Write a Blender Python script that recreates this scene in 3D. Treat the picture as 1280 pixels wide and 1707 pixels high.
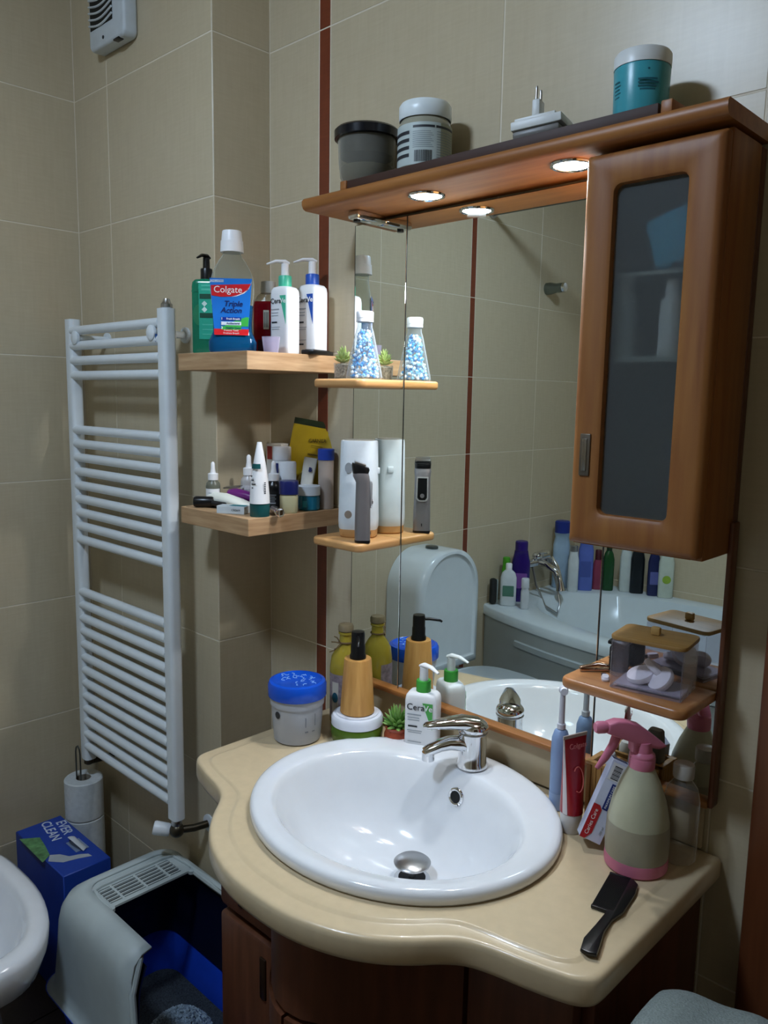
import bpy, bmesh, math, random
from mathutils import Matrix, Vector, Euler
R = math.radians
for o in list(bpy.data.objects): bpy.data.objects.remove(o)
SC = bpy.context.scene
COL = SC.collection
random.seed(7)

# ------------------------------------------------------------------ camera
cd = bpy.data.cameras.new('camera'); cam = bpy.data.objects.new('camera', cd); COL.objects.link(cam)
cd.sensor_fit = 'HORIZONTAL'; cd.sensor_width = 36.0; cd.lens = 37.566; cd.clip_start = 0.02
YAW, PITCH, ROLL = 43.824, 8.151, 0.987
def cam_axes():
    y, p, r = R(YAW), R(PITCH), R(ROLL)
    f = Vector((-math.sin(y)*math.cos(p), math.cos(y)*math.cos(p), -math.sin(p)))
    rt = Vector((math.cos(y), math.sin(y), 0)); up = rt.cross(f)
    return math.cos(r)*rt + math.sin(r)*up, -math.sin(r)*rt + math.cos(r)*up, f
_r, _u, _f = cam_axes()
cam.matrix_world = Matrix(((_r.x, _u.x, -_f.x, 0.0), (_r.y, _u.y, -_f.y, -1.2), (_r.z, _u.z, -_f.z, 1.54), (0, 0, 0, 1)))
SC.camera = cam
# ------------------------------------------------------------------ world, exposure
w = bpy.data.worlds.new('world'); SC.world = w; w.use_nodes = True
w.node_tree.nodes['Background'].inputs[0].default_value = (0.10, 0.065, 0.035, 1)  # dim warm ambient, added to warm the shadows
w.node_tree.nodes['Background'].inputs[1].default_value = 0.3
SC.view_settings.view_transform = 'Standard'; SC.view_settings.look = 'None'
SC.view_settings.gamma = 1.0; SC.view_settings.use_curve_mapping = False
SC.view_settings.exposure = 0.0
CEIL_POWER = 116.0      # emission strength of the ceiling globe
SPOT_POWER = 8.6       # watts of each canopy LED
SPOT_COL = (0.90, 0.95, 1.0)
LAMP_COL = (0.72, 0.92, 1.20)

# ------------------------------------------------------------------ materials
def lin(c):
    if isinstance(c, str):
        c = c.lstrip('#'); c = [int(c[i:i+2], 16)/255 for i in (0, 2, 4)]
        return tuple(x/12.92 if x <= 0.04045 else ((x+0.055)/1.055)**2.4 for x in c)
    return tuple(c)
_mats = {}
def _new(name):
    m = bpy.data.materials.new(name); m.use_nodes = True
    nt = m.node_tree; return m, nt, nt.nodes['Principled BSDF']
def _coords(nt, scale=(1, 1, 1), rot=(0, 0, 0)):
    tc = nt.nodes.new('ShaderNodeTexCoord'); mp = nt.nodes.new('ShaderNodeMapping')
    mp.inputs['Scale'].default_value = scale; mp.inputs['Rotation'].default_value = rot
    nt.links.new(tc.outputs['Object'], mp.inputs['Vector']); return mp.outputs['Vector']
def _noise(nt, vec, scale, detail=3):
    n = nt.nodes.new('ShaderNodeTexNoise'); n.inputs['Scale'].default_value = scale; n.inputs['Detail'].default_value = detail
    nt.links.new(vec, n.inputs['Vector']); return n.outputs['Fac']
def _ramp(nt, fac, stops):
    r = nt.nodes.new('ShaderNodeValToRGB'); e = r.color_ramp.elements
    while len(e) < len(stops): e.new(0.5)
    for i, (p, c) in enumerate(stops): e[i].position = p; e[i].color = (*c, 1)
    nt.links.new(fac, r.inputs['Fac']); return r.outputs['Color']
def _bump(nt, fac, b, strength, dist):
    n = nt.nodes.new('ShaderNodeBump'); n.inputs['Strength'].default_value = strength; n.inputs['Distance'].default_value = dist
    nt.links.new(fac, n.inputs['Height']); nt.links.new(n.outputs['Normal'], b.inputs['Normal'])
def mat(col, rough=0.45, metal=0.0, trans=0.0, ior=1.45, var=0.04, nscale=25, bump=0.0, coat=0.0, sss=0.0, emit=0.0):
    key = ('p', str(col), rough, metal, trans, ior, var, nscale, bump, coat, sss, emit)
    if key in _mats: return _mats[key]
    c = lin(col); m, nt, b = _new('mat_%d' % len(_mats))
    v = _coords(nt); n = _noise(nt, v, nscale)
    lo = tuple(max(0, x*(1-2*var)) for x in c); hi = tuple(min(1, x*(1+2*var)) for x in c)
    nt.links.new(_ramp(nt, n, [(0.25, lo), (0.75, hi)]), b.inputs['Base Color'])
    b.inputs['Roughness'].default_value = rough; b.inputs['Metallic'].default_value = metal
    b.inputs['Transmission Weight'].default_value = trans; b.inputs['IOR'].default_value = ior
    b.inputs['Coat Weight'].default_value = coat
    if sss: b.inputs['Subsurface Weight'].default_value = sss; b.inputs['Subsurface Radius'].default_value = (0.01, 0.01, 0.01)
    if emit: b.inputs['Emission Color'].default_value = (*c, 1); b.inputs['Emission Strength'].default_value = emit
    if bump: _bump(nt, n, b, bump, 0.002)
    _mats[key] = m; return m
def thin(col, opacity=0.15, rough=0.05):
    """thin clear plastic or glass: mostly see-through, glossy skin"""
    key = ('t', str(col), opacity, rough)
    if key in _mats: return _mats[key]
    c = lin(col); m, nt, b = _new('mat_%d' % len(_mats))
    v = _coords(nt); n = _noise(nt, v, 30)
    nt.links.new(_ramp(nt, n, [(0.3, tuple(x*0.95 for x in c)), (0.7, c)]), b.inputs['Base Color'])
    b.inputs['Roughness'].default_value = rough
    t = nt.nodes.new('ShaderNodeBsdfTransparent'); t.inputs['Color'].default_value = (*(0.35+0.65*x for x in c), 1)
    lw = nt.nodes.new('ShaderNodeLayerWeight'); lw.inputs['Blend'].default_value = 0.5
    fr = nt.nodes.new('ShaderNodeMath'); fr.operation = 'POWER'; fr.inputs[1].default_value = 4.0; nt.links.new(lw.outputs['Facing'], fr.inputs[0])
    ad = nt.nodes.new('ShaderNodeMath'); ad.operation = 'ADD'; ad.use_clamp = True; ad.inputs[1].default_value = opacity
    nt.links.new(fr.outputs[0], ad.inputs[0])
    mx = nt.nodes.new('ShaderNodeMixShader'); nt.links.new(ad.outputs[0], mx.inputs[0])
    nt.links.new(t.outputs[0], mx.inputs[1]); nt.links.new(b.outputs[0], mx.inputs[2])
    nt.links.new(mx.outputs[0], nt.nodes['Material Output'].inputs['Surface'])
    _mats[key] = m; return m
def wood(c1, c2, axis='x', scale=1.0, rough=0.4, coat=0.0, stretch=14):
    key = ('w', str(c1), str(c2), axis, scale, rough, coat)
    if key in _mats: return _mats[key]
    c1, c2 = lin(c1), lin(c2); m, nt, b = _new('wood_%d' % len(_mats))
    s = [stretch*scale]*3
    for q in axis: s['xyz'.index(q)] = 1.2*scale
    v = _coords(nt, tuple(s)); n = _noise(nt, v, 4.0, 5)
    mid = tuple((a+bb)/2 for a, bb in zip(c1, c2))
    nt.links.new(_ramp(nt, n, [(0.28, c1), (0.5, mid), (0.72, c2)]), b.inputs['Base Color'])
    b.inputs['Roughness'].default_value = rough; b.inputs['Coat Weight'].default_value = coat; b.inputs['Coat Roughness'].default_value = 0.25
    _bump(nt, n, b, 0.06, 0.001); _mats[key] = m; return m
def tile_mat(c1, c2, rough=0.3, axis='h'):
    key = ('tile', str(c1), str(c2), rough)
    if key in _mats: return _mats[key]
    c1, c2 = lin(c1), lin(c2); m, nt, b = _new('glazed_tile_%d' % len(_mats))
    v = _coords(nt, (6, 6, 60)); n = _noise(nt, v, 3.0, 6)
    v2 = _coords(nt, (40, 40, 5)); n2 = _noise(nt, v2, 3.0, 6)
    mx = nt.nodes.new('ShaderNodeMath'); mx.operation = 'ADD'; nt.links.new(n, mx.inputs[0]); nt.links.new(n2, mx.inputs[1])
    dv = nt.nodes.new('ShaderNodeMath'); dv.operation = 'MULTIPLY'; dv.inputs[1].default_value = 0.5; nt.links.new(mx.outputs[0], dv.inputs[0])
    nt.links.new(_ramp(nt, dv.outputs[0], [(0.3, c1), (0.7, c2)]), b.inputs['Base Color'])
    b.inputs['Roughness'].default_value = rough
    _bump(nt, dv.outputs[0], b, 0.02, 0.001); _mats[key] = m; return m
def glow(col, strength):
    m, nt, b = _new('lamp_glow_%d' % len(_mats)); _mats[('g', len(_mats))] = m
    v = _coords(nt); n = _noise(nt, v, 10)
    c = lin(col); nt.links.new(_ramp(nt, n, [(0, tuple(x*0.97 for x in c)), (1, c)]), b.inputs['Emission Color'])
    b.inputs['Emission Strength'].default_value = strength; b.inputs['Base Color'].default_value = (0.8, 0.8, 0.8, 1); return m

# ------------------------------------------------------------------ mesh helpers
class G:
    def __init__(s): s.bm = bmesh.new(); s.slots = []
    def _v(s, p): return s.bm.verts.new(p)
    def box(s, c, d, bev=0.0, seg=2, M=None):
        t = bmesh.new(); bmesh.ops.create_cube(t, size=1.0)
        for v in t.verts: v.co = Vector((v.co.x*d[0], v.co.y*d[1], v.co.z*d[2]))
        if bev > 0: bmesh.ops.bevel(t, geom=list(t.edges), offset=min(bev, 0.49*min(d)), segments=seg, affect='EDGES', profile=0.5)
        T = Matrix.Translation(c) @ (M if M else Matrix()); bmesh.ops.transform(t, matrix=T, verts=t.verts); s._join(t); return s
    def _join(s, t):
        me = bpy.data.meshes.new('tmp'); t.to_mesh(me); t.free(); s.bm.from_mesh(me); bpy.data.meshes.remove(me)
    def loft(s, rings, cap0=True, cap1=True, closed=True):
        V = [[s._v(p) for p in r] for r in rings]; n = len(V[0])
        for a, b in zip(V, V[1:]):
            for i in range(n if closed else n-1):
                j = (i+1) % n; s.bm.faces.new((a[i], a[j], b[j], b[i]))
        if cap0: s.bm.faces.new(list(reversed(V[0])))
        if cap1: s.bm.faces.new(V[-1])
        return s
    def lathe(s, prof, n=32, at=(0, 0, 0), M=None, cap0=True, cap1=True, sx=1.0, sy=1.0):
        rings = []
        for r, z in prof:
            ring = []
            for i in range(n):
                a = 2*math.pi*i/n; p = Vector((r*sx*math.cos(a), r*sy*math.sin(a), z))
                if M: p = M @ p
                ring.append(p+Vector(at))
            rings.append(ring)
        return s.loft(rings, cap0, cap1)
    def prism(s, poly, z0, z1, bev=0.0, seg=3, M=None, edges='all'):
        t = bmesh.new(); a = [t.verts.new((x, y, z0)) for x, y in poly]; b = [t.verts.new((x, y, z1)) for x, y in poly]
        n = len(poly); t.faces.new(list(reversed(a))); t.faces.new(b)
        for i in range(n): j = (i+1) % n; t.faces.new((a[i], a[j], b[j], b[i]))
        bmesh.ops.recalc_face_normals(t, faces=t.faces)
        if bev > 0:
            g = [e for e in t.edges if abs(e.verts[0].co.z-e.verts[1].co.z) < 1e-7]
            if edges == 'top': g = [e for e in g if e.verts[0].co.z > (z0+z1)/2]
            bmesh.ops.bevel(t, geom=g, offset=bev, segments=seg, affect='EDGES', profile=0.5)
        if M: bmesh.ops.transform(t, matrix=M, verts=t.verts)
        s._join(t); return s
    def tube(s, path, r, n=12, closed=False, flat=1.0):
        P = [Vector(p) for p in path]; k = len(P); rr = r if isinstance(r, (list, tuple)) else [r]*k
        T = []
        for i in range(k):
            a = P[(i-1) % k] if (i or closed) else P[i]; b = P[(i+1) % k] if (i < k-1 or closed) else P[i]
            T.append((b-a).normalized())
        up = Vector((0, 0, 1)) if abs(T[0].z) < 0.9 else Vector((0, 1, 0)); u = (up-T[0]*up.dot(T[0])).normalized(); rings = []
        for i in range(k):
            u = (u-T[i]*u.dot(T[i])).normalized(); v = T[i].cross(u)
            rings.append([P[i]+rr[i]*(math.cos(2*math.pi*j/n)*u*flat+math.sin(2*math.pi*j/n)*v) for j in range(n)])
        if closed: rings.append(rings[0]); V = rings[:-1]; return s._closed(V)
        return s.loft(rings)
    def _closed(s, rings):
        V = [[s._v(p) for p in r] for r in rings]; n = len(V[0]); k = len(V)
        for q in range(k):
            a, b = V[q], V[(q+1) % k]
            for i in range(n): j = (i+1) % n; s.bm.faces.new((a[i], a[j], b[j], b[i]))
        return s
    def ell(s, c, r, n=20, m=12, M=None):
        t = bmesh.new(); bmesh.ops.create_uvsphere(t, u_segments=n, v_segments=m, radius=1.0)
        T = Matrix.Translation(c) @ (M if M else Matrix()) @ Matrix.Diagonal((*r, 1)); bmesh.ops.transform(t, matrix=T, verts=t.verts); s._join(t); return s
    def patch(s, r, z0, z1, a0, a1, n=16, sx=1.0, sy=1.0, r1=None):
        """curved label on a cylinder; angles in degrees from the front (-y), positive to +x"""
        r1 = r if r1 is None else r1; A = []; Bv = []
        for i in range(n+1):
            a = R(a0+(a1-a0)*i/n)
            A.append(s._v((r*sx*math.sin(a), -r*sy*math.cos(a), z0))); Bv.append(s._v((r1*sx*math.sin(a), -r1*sy*math.cos(a), z1)))
        for i in range(n): s.bm.faces.new((A[i], A[i+1], Bv[i+1], Bv[i]))
        return s
    def xf(s, M): bmesh.ops.transform(s.bm, matrix=M, verts=s.bm.verts); return s
    def sag(s, f):
        for v in s.bm.verts: v.co = Vector(f(v.co))
        return s
    def out(s, name, m, parent=None, smooth=True, ang=38, loc=None, rot=None, recalc=True):
        if recalc: bmesh.ops.recalc_face_normals(s.bm, faces=s.bm.faces)
        me = bpy.data.meshes.new(name); s.bm.to_mesh(me); s.bm.free()
        if smooth:
            me.polygons.foreach_set('use_smooth', [True]*len(me.polygons)); me.set_sharp_from_angle(angle=R(ang))
        me.materials.append(m); o = bpy.data.objects.new(name, me); COL.objects.link(o)
        if parent: o.parent = parent
        if loc: o.location = loc
        if rot: o.rotation_euler = rot
        return o
def tag(o, label=None, cat=None, group=None, kind=None):
    if label: o['label'] = label
    if cat: o['category'] = cat
    if group: o['group'] = group
    if kind: o['kind'] = kind
    return o
def thing(name, label, cat, loc=(0, 0, 0), rotz=0.0, group=None, tilt=None):
    o = bpy.data.objects.new(name, None); COL.objects.link(o); o.empty_display_size = 0.02
    o.location = loc; o.rotation_euler = tilt if tilt else (0, 0, R(rotz)); return tag(o, label, cat, group)
def copy_of(o, name=None, loc=None, parent=None):
    c = o.copy(); COL.objects.link(c)
    if name: c.name = name
    if loc: c.location = loc
    if parent: c.parent = parent
    return c
def ring(w, d, z, n=32, p=4.0, cx=0.0, cy=0.0):
    out = []
    for i in range(n):
        a = 2*math.pi*(i+0.5)/n; c, s_ = math.cos(a), math.sin(a)
        out.append((cx+w/2*math.copysign(abs(c)**(2/p), c), cy+d/2*math.copysign(abs(s_)**(2/p), s_), z))
    return out
def rrect(x0, x1, y0, y1, r, n=6):
    pts = []
    for cx, cy, a0 in ((x1-r, y1-r, 0), (x0+r, y1-r, 90), (x0+r, y0+r, 180), (x1-r, y0+r, 270)):
        for i in range(n+1): a = R(a0+90*i/n); pts.append((cx+r*math.cos(a), cy+r*math.sin(a)))
    return pts
def text(s, size, m, parent, loc, rot=(90, 0, 0), bend=None, ext=0.00015, sx=1.0, shear=0.0, name='lettering', bold=0.0, align='CENTER'):
    cu = bpy.data.curves.new('t', 'FONT'); cu.body = s; cu.size = size; cu.extrude = ext; cu.align_x = align; cu.align_y = 'CENTER'
    cu.shear = shear; cu.offset = bold; cu.resolution_u = 3
    to = bpy.data.objects.new('t', cu); COL.objects.link(to)
    dg = bpy.context.evaluated_depsgraph_get(); me = bpy.data.meshes.new_from_object(to.evaluated_get(dg))
    bpy.data.objects.remove(to); bpy.data.curves.remove(cu)
    me.name = name
    for v in me.vertices:
        x = v.co.x*sx
        if bend: a = x/bend; v.co = Vector(((bend+v.co.z)*math.sin(a), v.co.y, (bend+v.co.z)*math.cos(a)-bend))
        else: v.co.x = x
    me.materials.clear(); me.materials.append(m)
    o = bpy.data.objects.new(name, me); COL.objects.link(o); o.parent = parent; o.location = loc; o.rotation_euler = tuple(R(a) for a in rot); return o
def face_cam(x, y, extra=0.0):
    return math.degrees(math.atan2(0-x, -(-1.2-y)))+extra

# common materials
WHITE = mat('#e9e9ea', 0.35, var=0.015); WHITEP = mat('#dfe3e6', 0.3, var=0.02)
CERAM = mat('#e2e4e7', 0.12, var=0.01, coat=0.5)
ENAMEL = mat('#dfe5e8', 0.35, var=0.015)
BLACK = mat('#0b0c0f', 0.3, var=0.1); BLACKM = mat('#101114', 0.55, var=0.1)
CHROME = mat((0.75, 0.76, 0.78), 0.08, metal=1.0, var=0.01)
STEEL = mat((0.45, 0.45, 0.45), 0.3, metal=1.0, var=0.03)
BEECH = wood('#864f22', '#a56c34', 'x', 1.0, 0.45, 0.0)
BEECHV = wood('#804b20', '#9a652f', 'z', 1.0, 0.5, 0.0)
SHELFW = wood('#a07a54', '#c4a17a', 'xy', 2.2, 0.5)
SHELFP = wood('#b98650', '#d0a068', 'xy', 1.6, 0.4, 0.1)
BAMBOO = wood('#b5803f', '#cf9c58', 'z', 2.0, 0.45)
CHERRY = wood('#55301d', '#6e4029', 'z', 1.0, 0.4)
INK = mat('#23262b', 0.5); INKL = mat('#9aa0a6', 0.5); RED = mat('#b01c24', 0.35); NAVY = mat('#16245e', 0.35)

# ================================================================== the setting
XL, YR, XC, YB, XR, ZC = -2.168, -0.154, -1.532, -2.57, 0.32, 2.62
TILE = tile_mat('#bcad90', '#c5b79a', 0.34); STRIP = tile_mat('#6a2e18', '#7c3a20', 0.35)
GROUT = mat('#ddd3bf', 0.7); FLOORT = tile_mat('#3a2f28', '#4a3d33', 0.35); FGROUT = mat('#2a2522', 0.9)
ROWS = [0.0, 0.300, 0.633, 0.967, 1.300, 1.633, 1.967, 2.300, 2.62]
_tilemesh = {}
def tile_piece(w, h, m, name):
    key = (round(w, 4), round(h, 4), m.name)
    if key not in _tilemesh:
        g = G(); t = bmesh.new(); bmesh.ops.create_cube(t, size=1.0)
        for v in t.verts: v.co = Vector((v.co.x*w, v.co.y*0.008, v.co.z*h))
        front = [e for e in t.edges if all(v.co.y < 0 for v in e.verts)]
        bmesh.ops.bevel(t, geom=front, offset=0.0008, segments=1, affect='EDGES'); g._join(t)
        o = g.out(name, m, smooth=False); _tilemesh[key] = o.data; bpy.data.objects.remove(o)
    return _tilemesh[key]
def tiles(parent, plane, c, us, zs, strips=(), facing=1, mats=None):
    """tiles on a vertical wall; plane 'y': wall at y=c facing -y*facing; plane 'x': wall at x=c facing +x*facing"""
    gap = 0.0024
    for a, b in zip(us, us[1:]):
        isstrip = any(abs(a-s) < 1e-6 for s in strips)
        for z0, z1 in zip(zs, zs[1:]):
            me = tile_piece(b-a-gap, z1-z0-gap, STRIP if isstrip else TILE, 'border_tile' if isstrip else 'tile')
            o = bpy.data.objects.new('border_tile' if isstrip else 'tile', me); COL.objects.link(o); o.parent = parent
            if plane == 'y':
                o.location = ((a+b)/2, c+0.004*facing, (z0+z1)/2); o.rotation_euler.z = 0 if facing > 0 else math.pi
            else:
                o.location = (c-0.004*facing, (a+b)/2, (z0+z1)/2); o.rotation_euler.z = R(90)*facing
def wallslab(name, lo, hi, label):
    g = G(); g.box([(a+b)/2 for a, b in zip(lo, hi)], [b-a for a, b in zip(lo, hi)])
    return tag(g.out(name, GROUT, smooth=False), label, 'wall', kind='structure')
g_ = 0.0007
wb = wallslab('wall_back', (XC-0.1, g_, 0), (XR+0.1, 0.12, ZC), 'beige tiled wall behind the mirror and vanity')
tiles(wb, 'y', 0.0, [XC, -1.364, -1.329, -0.886, -0.438, 0.010, XR], ROWS, (-1.364,))
wc = tag(G().box(((XL+XC)/2-g_/2-0.05, (YR+0.12)/2+g_/2, ZC/2), (XC-XL-g_+0.1, 0.12-YR-g_, ZC)).out('wall_chase', GROUT, smooth=False),
         'projecting tiled pipe box behind the white radiator', 'wall', kind='structure')
tiles(wc, 'y', YR, [XL, -1.990, XC], ROWS)
tiles(wc, 'x', XC, [YR, 0.0], ROWS)
wl = wallslab('wall_left', (XL-0.12, YB-0.1, 0), (XL-g_, YR+0.02, ZC), 'beige tiled side wall beside the radiator and toilet')
tiles(wl, 'x', XL, [YB, -2.13, -1.640, -1.605, -1.06, -0.61, YR], ROWS, (-1.640,))
wf = wallslab('wall_front', (XL-0.1, YB-0.12, 0), (XR+0.1, YB-g_, ZC), 'beige tiled wall along the bathtub')
tiles(wf, 'y', YB, [XL, -1.72, -1.27, -0.82, -0.37, 0.08, XR], ROWS, (), -1)
g = G()
for lo, hi in (((XR+g_, YB-0.1, 0), (XR+0.12, -1.75, ZC)), ((XR+g_, -0.55, 0), (XR+0.12, 0.1, ZC)), ((XR+g_, -1.75, 1.967), (XR+0.12, -0.55, ZC))):  # unseen opening added so less light bounces back from this side
    g.box([(a+b)/2 for a, b in zip(lo, hi)], [b-a for a, b in zip(lo, hi)])
wr = tag(g.out('wall_right', GROUT, smooth=False), 'beige tiled wall with an opening added to cut bounce light', 'wall', kind='structure')
tiles(wr, 'x', XR, [YB, -2.13, -1.75], ROWS, (), -1); tiles(wr, 'x', XR, [-0.55, -0.10, 0.0], ROWS, (), -1); tiles(wr, 'x', XR, [-1.75, -1.30, -0.85, -0.55], ROWS[6:], (), -1)
fl = tag(G().box(((XL+XR)/2, YB/2, -0.054), (XR-XL+0.2, -YB+0.2, 0.1)).out('floor', FGROUT, smooth=False), 'dark brown tiled bathroom floor', 'floor', kind='structure')
fg = bmesh.new(); bmesh.ops.create_cube(fg, size=1.0)
for v in fg.verts: v.co = Vector((v.co.x*0.326, v.co.y*0.326, v.co.z*0.008))
_g = G(); _g._join(fg); _ft = _g.out('floor_tile', FLOORT, smooth=False); _fm = _ft.data; bpy.data.objects.remove(_ft)
nx, ny = int((XR-XL)/0.33)+1, int(-YB/0.33)+1
for i in range(nx):
    for j in range(ny):
        o = bpy.data.objects.new('floor_tile', _fm); COL.objects.link(o); o.parent = fl
        o.location = (XL+0.165+i*0.33, -0.165-j*0.33, -0.004)
tag(G().box(((XL+XR)/2, YB/2, ZC+0.05), (XR-XL+0.2, -YB+0.2, 0.1)).out('ceiling', mat('#cabb9b', 0.8), smooth=False), 'plain bathroom ceiling tinted beige to warm the bounced light', 'ceiling', kind='structure')  # beige tint put in to warm the light it bounces
# door beside the vanity
DW = wood('#5a2f18', '#774325', 'z', 0.8, 0.4, 0.1)
d1 = tag(thing('door_1', 'brown wooden door and frame beside the vanity', 'door'), kind='structure')
g = G(); g.box((-0.335, -0.012, 1.03), (0.075, 0.024, 2.06), 0.008); g.box((0.280, -0.012, 1.03), (0.075, 0.024, 2.06), 0.008); g.box((-0.0275, -0.012, 2.10), (0.69, 0.024, 0.08), 0.008); g.out('casing', DW, d1)
G().box((-0.0275, -0.006, 1.03), (0.54, 0.012, 2.055), 0.002).out('leaf', DW, d1)
g = G(); g.box((-0.22, -0.016, 1.02), (0.04, 0.008, 0.2), 0.003); g.tube([(-0.22, -0.02, 1.06), (-0.22, -0.06, 1.06), (-0.10, -0.065, 1.06)], 0.009); g.out('handle', STEEL, d1)
# ceiling lamp
cl = thing('ceiling_lamp', 'round opal ceiling lamp above the bathroom floor', 'lamp', (-1.02, -1.22, ZC))
G().lathe([(0.13, 0), (0.13, -0.02), (0.12, -0.03)], 40).out('base', WHITEP, cl)
G().lathe([(0.118, -0.028), (0.115, -0.05), (0.09, -0.075), (0.045, -0.088), (0.002, -0.09)], 40).out('shade', glow(LAMP_COL, CEIL_POWER), cl)

# ================================================================== vanity
VC = -0.847
half = [(0.0, -0.572), (0.05, -0.570), (0.10, -0.560), (0.15, -0.541), (0.19, -0.517), (0.225, -0.486), (0.25, -0.458), (0.275, -0.437), (0.31, -0.424), (0.35, -0.415), (0.39, -0.404), (0.415, -0.394), (0.43, -0.378), (0.433, -0.355)]
def smooth_pts(pts, n=4):
    out = []
    for i in range(len(pts)-1):
        p0 = pts[max(i-1, 0)]; p1 = pts[i]; p2 = pts[i+1]; p3 = pts[min(i+2, len(pts)-1)]
        for k in range(n):
            t = k/n; out.append(tuple(0.5*((2*p1[q])+(-p0[q]+p2[q])*t+(2*p0[q]-5*p1[q]+4*p2[q]-p3[q])*t*t+(-p0[q]+3*p1[q]-3*p2[q]+p3[q])*t**3) for q in (0, 1)))
    return out+[pts[-1]]
hs = smooth_pts(half, 3)
front = [(VC-x, y) for x, y in reversed(hs)]+[(VC+x, y) for x, y in hs[1:]]
va = thing('vanity_cabinet', 'dark cherry wood vanity cabinet under the cream countertop', 'cabinet', (0, 0, 0))
# body with bowed middle
def bow(x): # front of cabinet
    d = abs(x-VC); return -0.345-0.165*(0.5+0.5*math.cos(math.pi*min(d/0.225, 1.0)))**0.8
bx = [VC-0.225+0.45*i/24 for i in range(25)]
poly = [(-1.25, -0.005), (-1.25, -0.335)]+[(x, bow(x)+0.018) for x in bx]+[(-0.44, -0.335), (-0.44, -0.005)]
ip = [(-1.234, -0.02), (-1.234, -0.322)]+[(x, bow(x)+0.032) for x in bx]+[(-0.456, -0.322), (-0.456, -0.02)]
g = G(); g.loft([[(x, y, z) for x, y in poly] for z in (0.08, 0.802)]+[[(x, y, z) for x, y in ip] for z in (0.802, 0.10)], True, True); g.out('carcass', CHERRY, va, ang=30)
G().box((VC, -0.16, 0.04), (0.76, 0.28, 0.08)).out('plinth', mat('#241510', 0.6), va)
for sx in (-1, 1):
    xm = VC+sx*0.306
    d = G().box((xm, -0.348, 0.309), (0.172, 0.026, 0.438), 0.009).out('door', CHERRY, va)
    G().box((xm+0.055, -0.362, 0.455), (0.018, 0.006, 0.085), 0.003).out('handle', mat('#3d2a1c', 0.3, metal=0.6), d)
    d = G().box((xm, -0.348, 0.668), (0.172, 0.026, 0.250), 0.009).out('drawer', CHERRY, va)
    G().box((xm-0.014, -0.362, 0.605), (0.014, 0.006, 0.075), 0.003).out('handle', mat('#5d4a32', 0.25, metal=0.8), d)
def bowpanel(x0, x1, z0, z1, t0, t1, n=14):
    g = G(); rings = []
    for i in range(n+1):
        x = x0+(x1-x0)*i/n; y = bow(x)
        rings.append([(x, y+t0, z0), (x, y+t0, z1), (x, y+t1, z1), (x, y+t1, z0)])
    return g.loft(rings)
bowpanel(VC-0.21, VC+0.21, 0.628, 0.80, -0.004, 0.02).out('top_rail', CHERRY, va)
for i, (x0, x1) in enumerate(((VC-0.21, VC-0.003), (VC+0.003, VC+0.21))):
    f = bowpanel(x0, x1, 0.1, 0.62, -0.001, 0.016).out('door', CHERRY, va)
    st = 0.045
    g = bowpanel(x0, x0+st, 0.1, 0.62, -0.008, 0.0, 5); g2 = bowpanel(x1-st, x1, 0.1, 0.62, -0.008, 0.0, 5)
    me = bpy.data.meshes.new('q'); g2.bm.to_mesh(me); g.bm.from_mesh(me); bpy.data.meshes.remove(me)
    for zz in ((0.1, 0.15), (0.57, 0.62)):
        g2 = bowpanel(x0+st, x1-st, zz[0], zz[1], -0.008, 0.0); me = bpy.data.meshes.new('q'); g2.bm.to_mesh(me); g.bm.from_mesh(me); bpy.data.meshes.remove(me)
    g.out('door_frame', CHERRY, f)
    bowpanel(x0+st, x1-st, 0.15, 0.57, -0.005, -0.001).out('frosted_glass', mat('#3a4540', 0.35, var=0.03), f)
    hx = x0+0.02 if i == 0 else x1-0.02
    G().box((hx, bow(hx)-0.011, 0.52), (0.014, 0.006, 0.08), 0.003).out('handle', mat('#3d2a1c', 0.3, metal=0.6), f)
# countertop with a hole for the basin
SX, SY, SA, SB = VC, -0.262, 0.272, 0.240
CREAM = mat('#cdb895', 0.3, var=0.02, nscale=60, coat=0.2)
ct = thing('vanity_countertop', 'cream countertop with wavy front edge around the basin', 'countertop')
outer = [(VC+0.433, -0.004), (VC-0.433, -0.004)]+front
def resample(poly, n):
    P = [Vector(p) for p in poly]; L = [0]
    for i in range(len(P)): L.append(L[-1]+(P[(i+1) % len(P)]-P[i]).length)
    out = []
    for k in range(n):
        s = L[-1]*k/n; i = max(j for j in range(len(P)) if L[j] <= s+1e-12); t = (s-L[i])/max(L[i+1]-L[i], 1e-9); out.append(P[i].lerp(P[(i+1) % len(P)], t))
    return out
# outline by angle from the basin centre, keeps the corners
pts = []
for i, p in enumerate(outer):
    q = outer[(i+1) % len(outer)]; k = max(1, int((Vector(q)-Vector(p)).length/0.02))
    for j in range(k): pts.append(Vector(p).lerp(Vector(q), j/k))
def inset(pts, d):
    n = len(pts); out = []
    for i in range(n):
        a, b, c = pts[i-1], pts[i], pts[(i+1) % n]; t = (c-a).normalized(); nrm = Vector((-t.y, t.x)); out.append(b+nrm*d)
    return out
cen = Vector((SX, SY))
sgn = 1 if sum(pts[i-1].x*pts[i].y-pts[i].x*pts[i-1].y for i in range(len(pts))) > 0 else -1
def R_at(d, z, back_fixed=True):
    out = []
    for p, a in zip(pts, hole):
        h = Vector((SX+SA*0.9*math.cos(a), SY+SB*0.9*math.sin(a))); q = p+(h-p).normalized()*d
        out.append((q.x, q.y, z))
    return out
hole = []
for p in pts:
    a = math.atan2((p.y-SY)/SB, (p.x-SX)/SA); hole.append((a))
def hole_ring(z, k=0.90): return [(SX+SA*k*math.cos(a), SY+SB*k*math.sin(a), z) for a in hole]
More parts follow.
